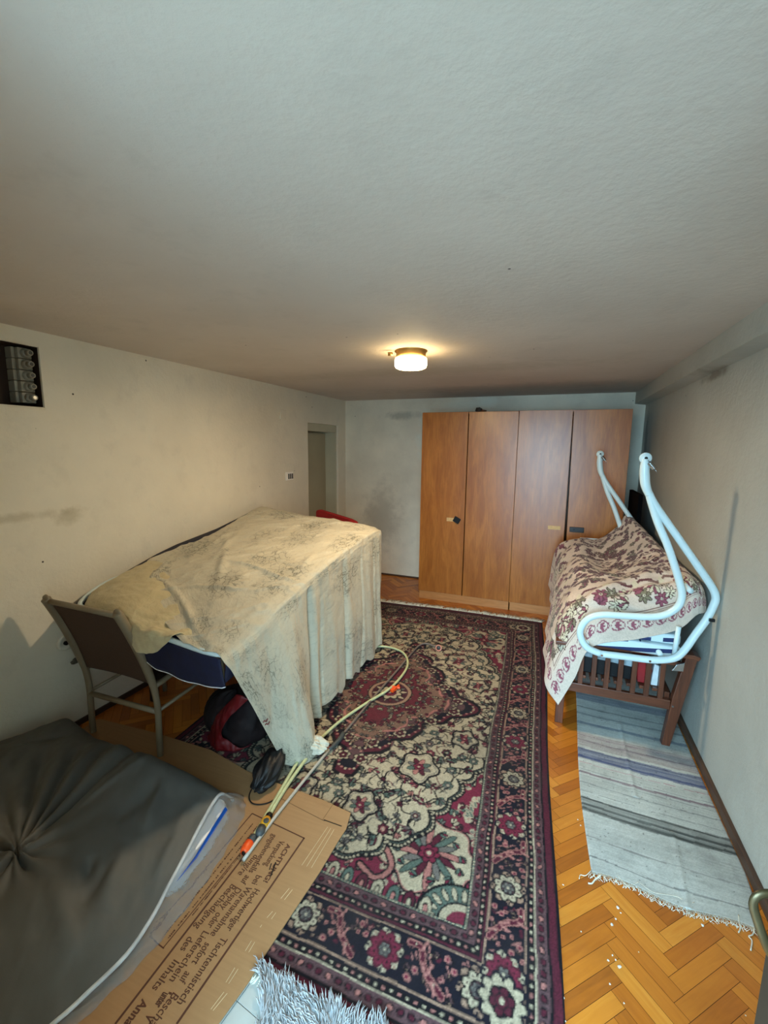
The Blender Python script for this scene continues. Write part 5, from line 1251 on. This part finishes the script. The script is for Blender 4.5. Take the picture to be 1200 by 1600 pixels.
# ================================================================== TAPESTRY BLANKET
def blanket():
    R = [
     [(.800, 2.68, .80), (.750, 2.635, .79), (.670, 2.625, .700), (.500, 2.62, .622), (.270, 2.62, .532), (.195, 2.615, .330), (.116, 2.61, .143)],
     [(.795, 2.69, .88), (.745, 2.66, .90), (.650, 2.65, .83), (.480, 2.645, .755), (.270, 2.645, .70), (.130, 2.65, .48), (.055, 2.66, .215)],
     [(.790, 2.74, .92), (.725, 2.71, .965), (.630, 2.70, .915), (.460, 2.70, .86), (.260, 2.70, .80), (.105, 2.72, .60), (.030, 2.74, .285)],
     [(.785, 2.92, .92), (.712, 2.92, .985), (.600, 2.92, .940), (.440, 2.92, .875), (.240, 2.92, .825), (.095, 2.95, .62), (.025, 2.97, .315)],
     [(.780, 3.25, .90), (.695, 3.25, 1.00), (.585, 3.25, .915), (.420, 3.25, .815), (.220, 3.25, .825), (.085, 3.28, .63), (.030, 3.30, .33)],
     [(.775, 3.60, .92), (.665, 3.60, 1.035), (.560, 3.60, .93), (.410, 3.60, .80), (.225, 3.60, .820), (.090, 3.60, .63), (.050, 3.62, .34)],
     [(.765, 3.95, .95), (.630, 3.95, 1.075), (.545, 3.95, .975), (.400, 3.95, .855), (.225, 3.95, .850), (.085, 3.93, .70), (.050, 3.92, .38)],
     [(.760, 4.15, .93), (.625, 4.15, 1.10), (.535, 4.15, .99), (.405, 4.15, .875), (.255, 4.15, .862), (.085, 4.14, .765), (.035, 4.12, .42)]]
    N, M = 330, 300
    P = net(R, N, M)
    # arclength-ish texture coordinates (metres)
    vv = np.linspace(0, 1, N)[:, None]*np.ones((1, M)); uu = np.linspace(1, 0, M)[None, :]*np.ones((N, 1))
    V = np.interp(vv, [0, 1/7, 2/7, 3/7, 4/7, 5/7, 6/7, 1], [0, .10, .22, .42, .76, 1.12, 1.48, 1.70]); Uu = uu*1.30
    X, Y, Zz = P[..., 0], P[..., 1], P[..., 2]
    n = normals(P); n *= np.where((n[..., 2:3]-n[..., 0:1]-n[..., 1:2]*.5) < 0, -1, 1)
    d = .012*fbm(V*5+Uu*2, Uu*4, 3)
    d += .014*np.sin(V*19+2*Uu)*np.exp(-(Uu/.40)**2)*.8
    for (ax, ay, bx, by, wd_, am) in ((.05, .25, .75, .12, .03, .016), (.9, .35, .45, .28, .03, .016), (.55, .5, .95, .65, .035, .018), (.3, .3, .5, .9, .03, .014), (.75, .2, .95, 1.0, .04, .014), (.5, .18, .9, .30, .025, -.012)):
        dx, dy = bx-ax, by-ay; L = dx*dx+dy*dy; t_ = np.clip(((Uu-ax)*dx+(V-ay)*dy)/L, 0, 1)
        dist = np.hypot(Uu-ax-t_*dx, V-ay-t_*dy-.04*np.sin(t_*4)); d = d+am*np.exp(-(dist/wd_)**2)
    P = P+n*d[..., None]
    P[..., 0] = np.minimum(P[..., 0], .812)
    # pattern
    W, H, res = 1.35, 2.0, .0035
    bg = (206, 188, 172); cv = Canvas(W, H, res, bg); k = dict(m=(96, 50, 56), p=(140, 78, 92), o=(120, 114, 92), c=(204, 194, 168), d=(72, 46, 46), b=(122, 92, 84))
    rr = np.random.default_rng(8)
    # border of ovals along both hems
    def oval(x, y, a, s=1.0):
        cv.ell(x, y, .030*s, .021*s, k['p'], a); cv.ell(x, y, .025*s, .016*s, bg, a)
        for q in (-.6, 0, .6): cv.leaf(x-.012*math.cos(a), y-.012*math.sin(a), .030*s, .010*s, a+q*.9, k['p'])
    x = .05
    while x < W:
        oval(x, .058, PI/2 if False else 0.0); cv.line([(x+.030, .045), (x+.036, .058), (x+.030, .07)], .003, k['p']); x += .072
    y = .05
    while y < H:
        oval(.058, y, PI/2); y += .072
    cv.rect(0, .028, 0, H, (206, 188, 172)); cv.rect(0, W, 0, .028, (206, 188, 172))
    for o_ in (.098, .108): cv.line([(o_, o_), (W, o_)], .0022, k['b']); cv.line([(o_, o_), (o_, H)], .0022, k['b'])
    # ribbon band
    for L, ver in ((W, 0), (H, 1)):
        x = .12; i = 0
        while x < L:
            a = [(x, .29), (x+.05, .275), (x+.12, .31), (x+.19, .29)]
            b = [(x, .305), (x+.05, .295), (x+.12, .33), (x+.19, .31)]
            pts = a+b[::-1]
            if ver: pts = [(q, p) for p, q in pts]
            cv.poly(pts, k['m'] if i % 2 else k['b']); i += 1; x += .16
            cc = (x-.08, .30)
            cv.poly([(cc[0]-.02, cc[1]-.03), (cc[0]+.02, cc[1]-.012), (cc[0]+.012, cc[1]+.03), (cc[0]-.016, cc[1]+.012)] if not ver else [(cc[1]-.03, cc[0]-.02), (cc[1]-.012, cc[0]+.02), (cc[1]+.03, cc[0]+.012), (cc[1]+.012, cc[0]-.016)], k['c'])
    # big flower border between ovals and ribbon
    def flower(x, y, s, a, dark=False):
        cs = [(k['p'], k['m']), (k['o'], k['d']), (k['c'], k['d'])][rr.integers(3)] if not dark else [(k['m'], k['d']), (k['b'], k['d']), (k['o'], k['d'])][rr.integers(3)]
        kind = rr.integers(3)
        if kind == 0:
            for i in range(7): cv.leaf(x, y, s, s*.36, a+i*.9, cs[0], cs[1])
            cv.ell(x, y, s*.2, s*.2, k['c']); cv.ell(x, y, s*.1, s*.1, cs[1])
        elif kind == 1: cv.spray(x, y, s*1.3, a, [cs[0], k['p']], cs[1], 5)
        else:
            cv.line(crom([(x, y), (x+s*math.cos(a), y+s*math.sin(a)), (x+1.6*s*math.cos(a+.5), y+1.6*s*math.sin(a+.5))], 5), .004, cs[1])
            for i in range(6):
                f = .25*i*s; cv.leaf(x+f*math.cos(a), y+f*math.sin(a), s*.5, s*.17, a+(.9 if i % 2 else -.9), cs[0], cs[1])
    for L, ver in ((W, 0), (H, 1)):
        x = .15
        while x < L:
            for dy in (.155, .225):
                p = (x+rr.normal()*.012, dy+rr.normal()*.012); p = p if not ver else (p[1], p[0])
                flower(p[0], p[1], .042, rr.random()*6.28)
            x += .078
    # centre field, denser and darker
    for _ in range(560):
        x, y = .35+rr.random()*(W-.35), .35+rr.random()*(H-.35)
        flower(x, y, .030, rr.random()*6.28, True)
    for (x, y) in ((.62, 1.05), (.62, 1.6), (.9, .7)):
        cv.ell(x, y, .13, .10, k['d']); cv.ell(x, y, .122, .092, bg)
        for i in range(8):
            a = i*PI/4; cv.poly([(x+.02*math.cos(a), y+.02*math.sin(a)), (x+.07*math.cos(a-.25), y+.06*math.sin(a-.25)), (x+.085*math.cos(a), y+.072*math.sin(a)), (x+.07*math.cos(a+.25), y+.06*math.sin(a+.25))], k['d'] if i % 2 else k['m'])
        cv.ell(x, y, .022, .018, k['d']); cv.ell(x, y, .012, .010, bg)
        for i in range(22): a = i*2*PI/22; cv.leaf(x+.145*math.cos(a), y+.115*math.sin(a), .035, .013, a+1.2, k['m'], k['d'])
    cv.C *= (.9+.2*RNG.random(cv.C.shape[:2]))[..., None]
    ii = np.clip((V/H*(cv.ny-1)).round().astype(int), 0, cv.ny-1); jj = np.clip((Uu/W*(cv.nx-1)).round().astype(int), 0, cv.nx-1)
    o = link('tapestry_blanket', grid_mesh('tapestry_blanket', P, cv.C[ii, jj]), woven('tapestry_weave', .9, 500, .2, .15), solid=.004)
    tag(o, 'beige tapestry blanket with maroon and olive flowers draped over the swing seat', 'blanket')
blanket()

# ================================================================== OPEN DOOR LEAF at the right
def open_door():
    r = bpy.data.objects.new('door_2', None); COL.objects.link(r); r.location = (.42, .2, 0); r['kind'] = 'structure'
    w = MB(); A, B = (.395, -.15), (.292, .615); w.prism([(A[0], A[1], .01), (A[0]+.045, A[1], .01), (B[0]+.045, B[1]+.004, .01), (B[0], B[1], .01)], (0, 0, 2.04)); w.build('door_leaf', M_leaf, r, bevel=.002)
    p0 = Z(1181, 1398, 1.0); 
    w = MB(); w.box((.290, .53, .98), (.300, .57, 1.20), Matrix.Rotation(.13, 4, 'Z')); w.build('handle_plate', M_handle, r, bevel=.002)
    pts = [on(x, y, 1, z) for x, y, z in ((1222, 1402, .585), (1200, 1396, .575), (1183, 1400, .57), (1177, 1414, .57), (1184, 1440, .57), (1193, 1466, .57), (1204, 1490, .575), (1222, 1512, .585))]
    w = MB(); w.tube([tuple(p) for p in crom(pts, 5)], .0052, 10, flat=.7); w.build('door_handle', M_handle, r, 'aged bronze bow handle', smooth=True)
open_door()

# ================================================================== CRUMBS of plaster on the parquet
def crumbs():
    spots = [(965, 1419), (970, 1427), (957, 1493), (950, 1501), (962, 1500), (1098, 1447), (953, 1538), (878, 1520), (908, 1456), (880, 1383), (956, 1445), (903, 1281), (907, 1290), (975, 1568), (1165, 1587), (968, 1512), (998, 1488), (883, 1596), (880, 1560), (962, 1436)]
    for i, (x, y) in enumerate(spots):
        p = Z(x, y, 0); s = random.uniform(.0018, .0036) if i % 5 else .0050
        bm = bmesh.new(); bmesh.ops.create_icosphere(bm, subdivisions=1, radius=s)
        for v in bm.verts: v.co += Vector((random.uniform(-.4, .4), random.uniform(-.4, .4), random.uniform(-.3, .3)))*s; v.co.z = max(v.co.z*.6, -s*.5)
        me = bpy.data.meshes.new('plaster_crumb'); bm.to_mesh(me); bm.free()
        o = link('plaster_crumb', me, M_crumb, smooth=False); o.location = (p[0], p[1], s*.5)
        tag(o, 'tiny white crumb of fallen plaster on the parquet in the right foreground', 'plaster crumb', 'plaster crumbs on the parquet')
M_crumb = simple('plaster_crumb', (220, 220, 212), .8, .05)
crumbs()

# ================================================================== LIGHT
wd = bpy.data.worlds.new('world'); scn.world = wd; wd.use_nodes = True
bg = wd.node_tree.nodes['Background']; nt = wd.node_tree
tc = nt.nodes.new('ShaderNodeTexCoord'); vm = nt.nodes.new('ShaderNodeVectorMath'); vm.operation = 'DOT_PRODUCT'; nt.links.new(tc.outputs['Generated'], vm.inputs[0])
vm.inputs[1].default_value = Vector((-.62, -.62, .48)).normalized()
rp = nt.nodes.new('ShaderNodeValToRGB'); nt.links.new(vm.outputs['Value'], rp.inputs['Fac']); rp.color_ramp.elements[0].position = .15; rp.color_ramp.elements[0].color = (.10, .13, .14, 1)
rp.color_ramp.elements[1].position = .95; rp.color_ramp.elements[1].color = (.43, .765, 1.0, 1)
nt.links.new(rp.outputs['Color'], bg.inputs['Color']); bg.inputs['Strength'].default_value = 30.0
pl = bpy.data.lights.new('doorway_portal', 'AREA'); pl.shape = 'RECTANGLE'; pl.size = 1.1; pl.size_y = 2.12; pl.cycles.is_portal = True
po = bpy.data.objects.new('doorway_portal', pl); COL.objects.link(po); po.location = (-.13, -.29, 1.06); po.rotation_euler = (math.radians(90), 0, 0)
vs = scn.view_settings; vs.view_transform = 'Standard'; vs.look = 'None'; vs.gamma = 1; vs.use_curve_mapping = False; vs.exposure = 0.06
scn.cycles.max_bounces = 8; scn.cycles.diffuse_bounces = 5
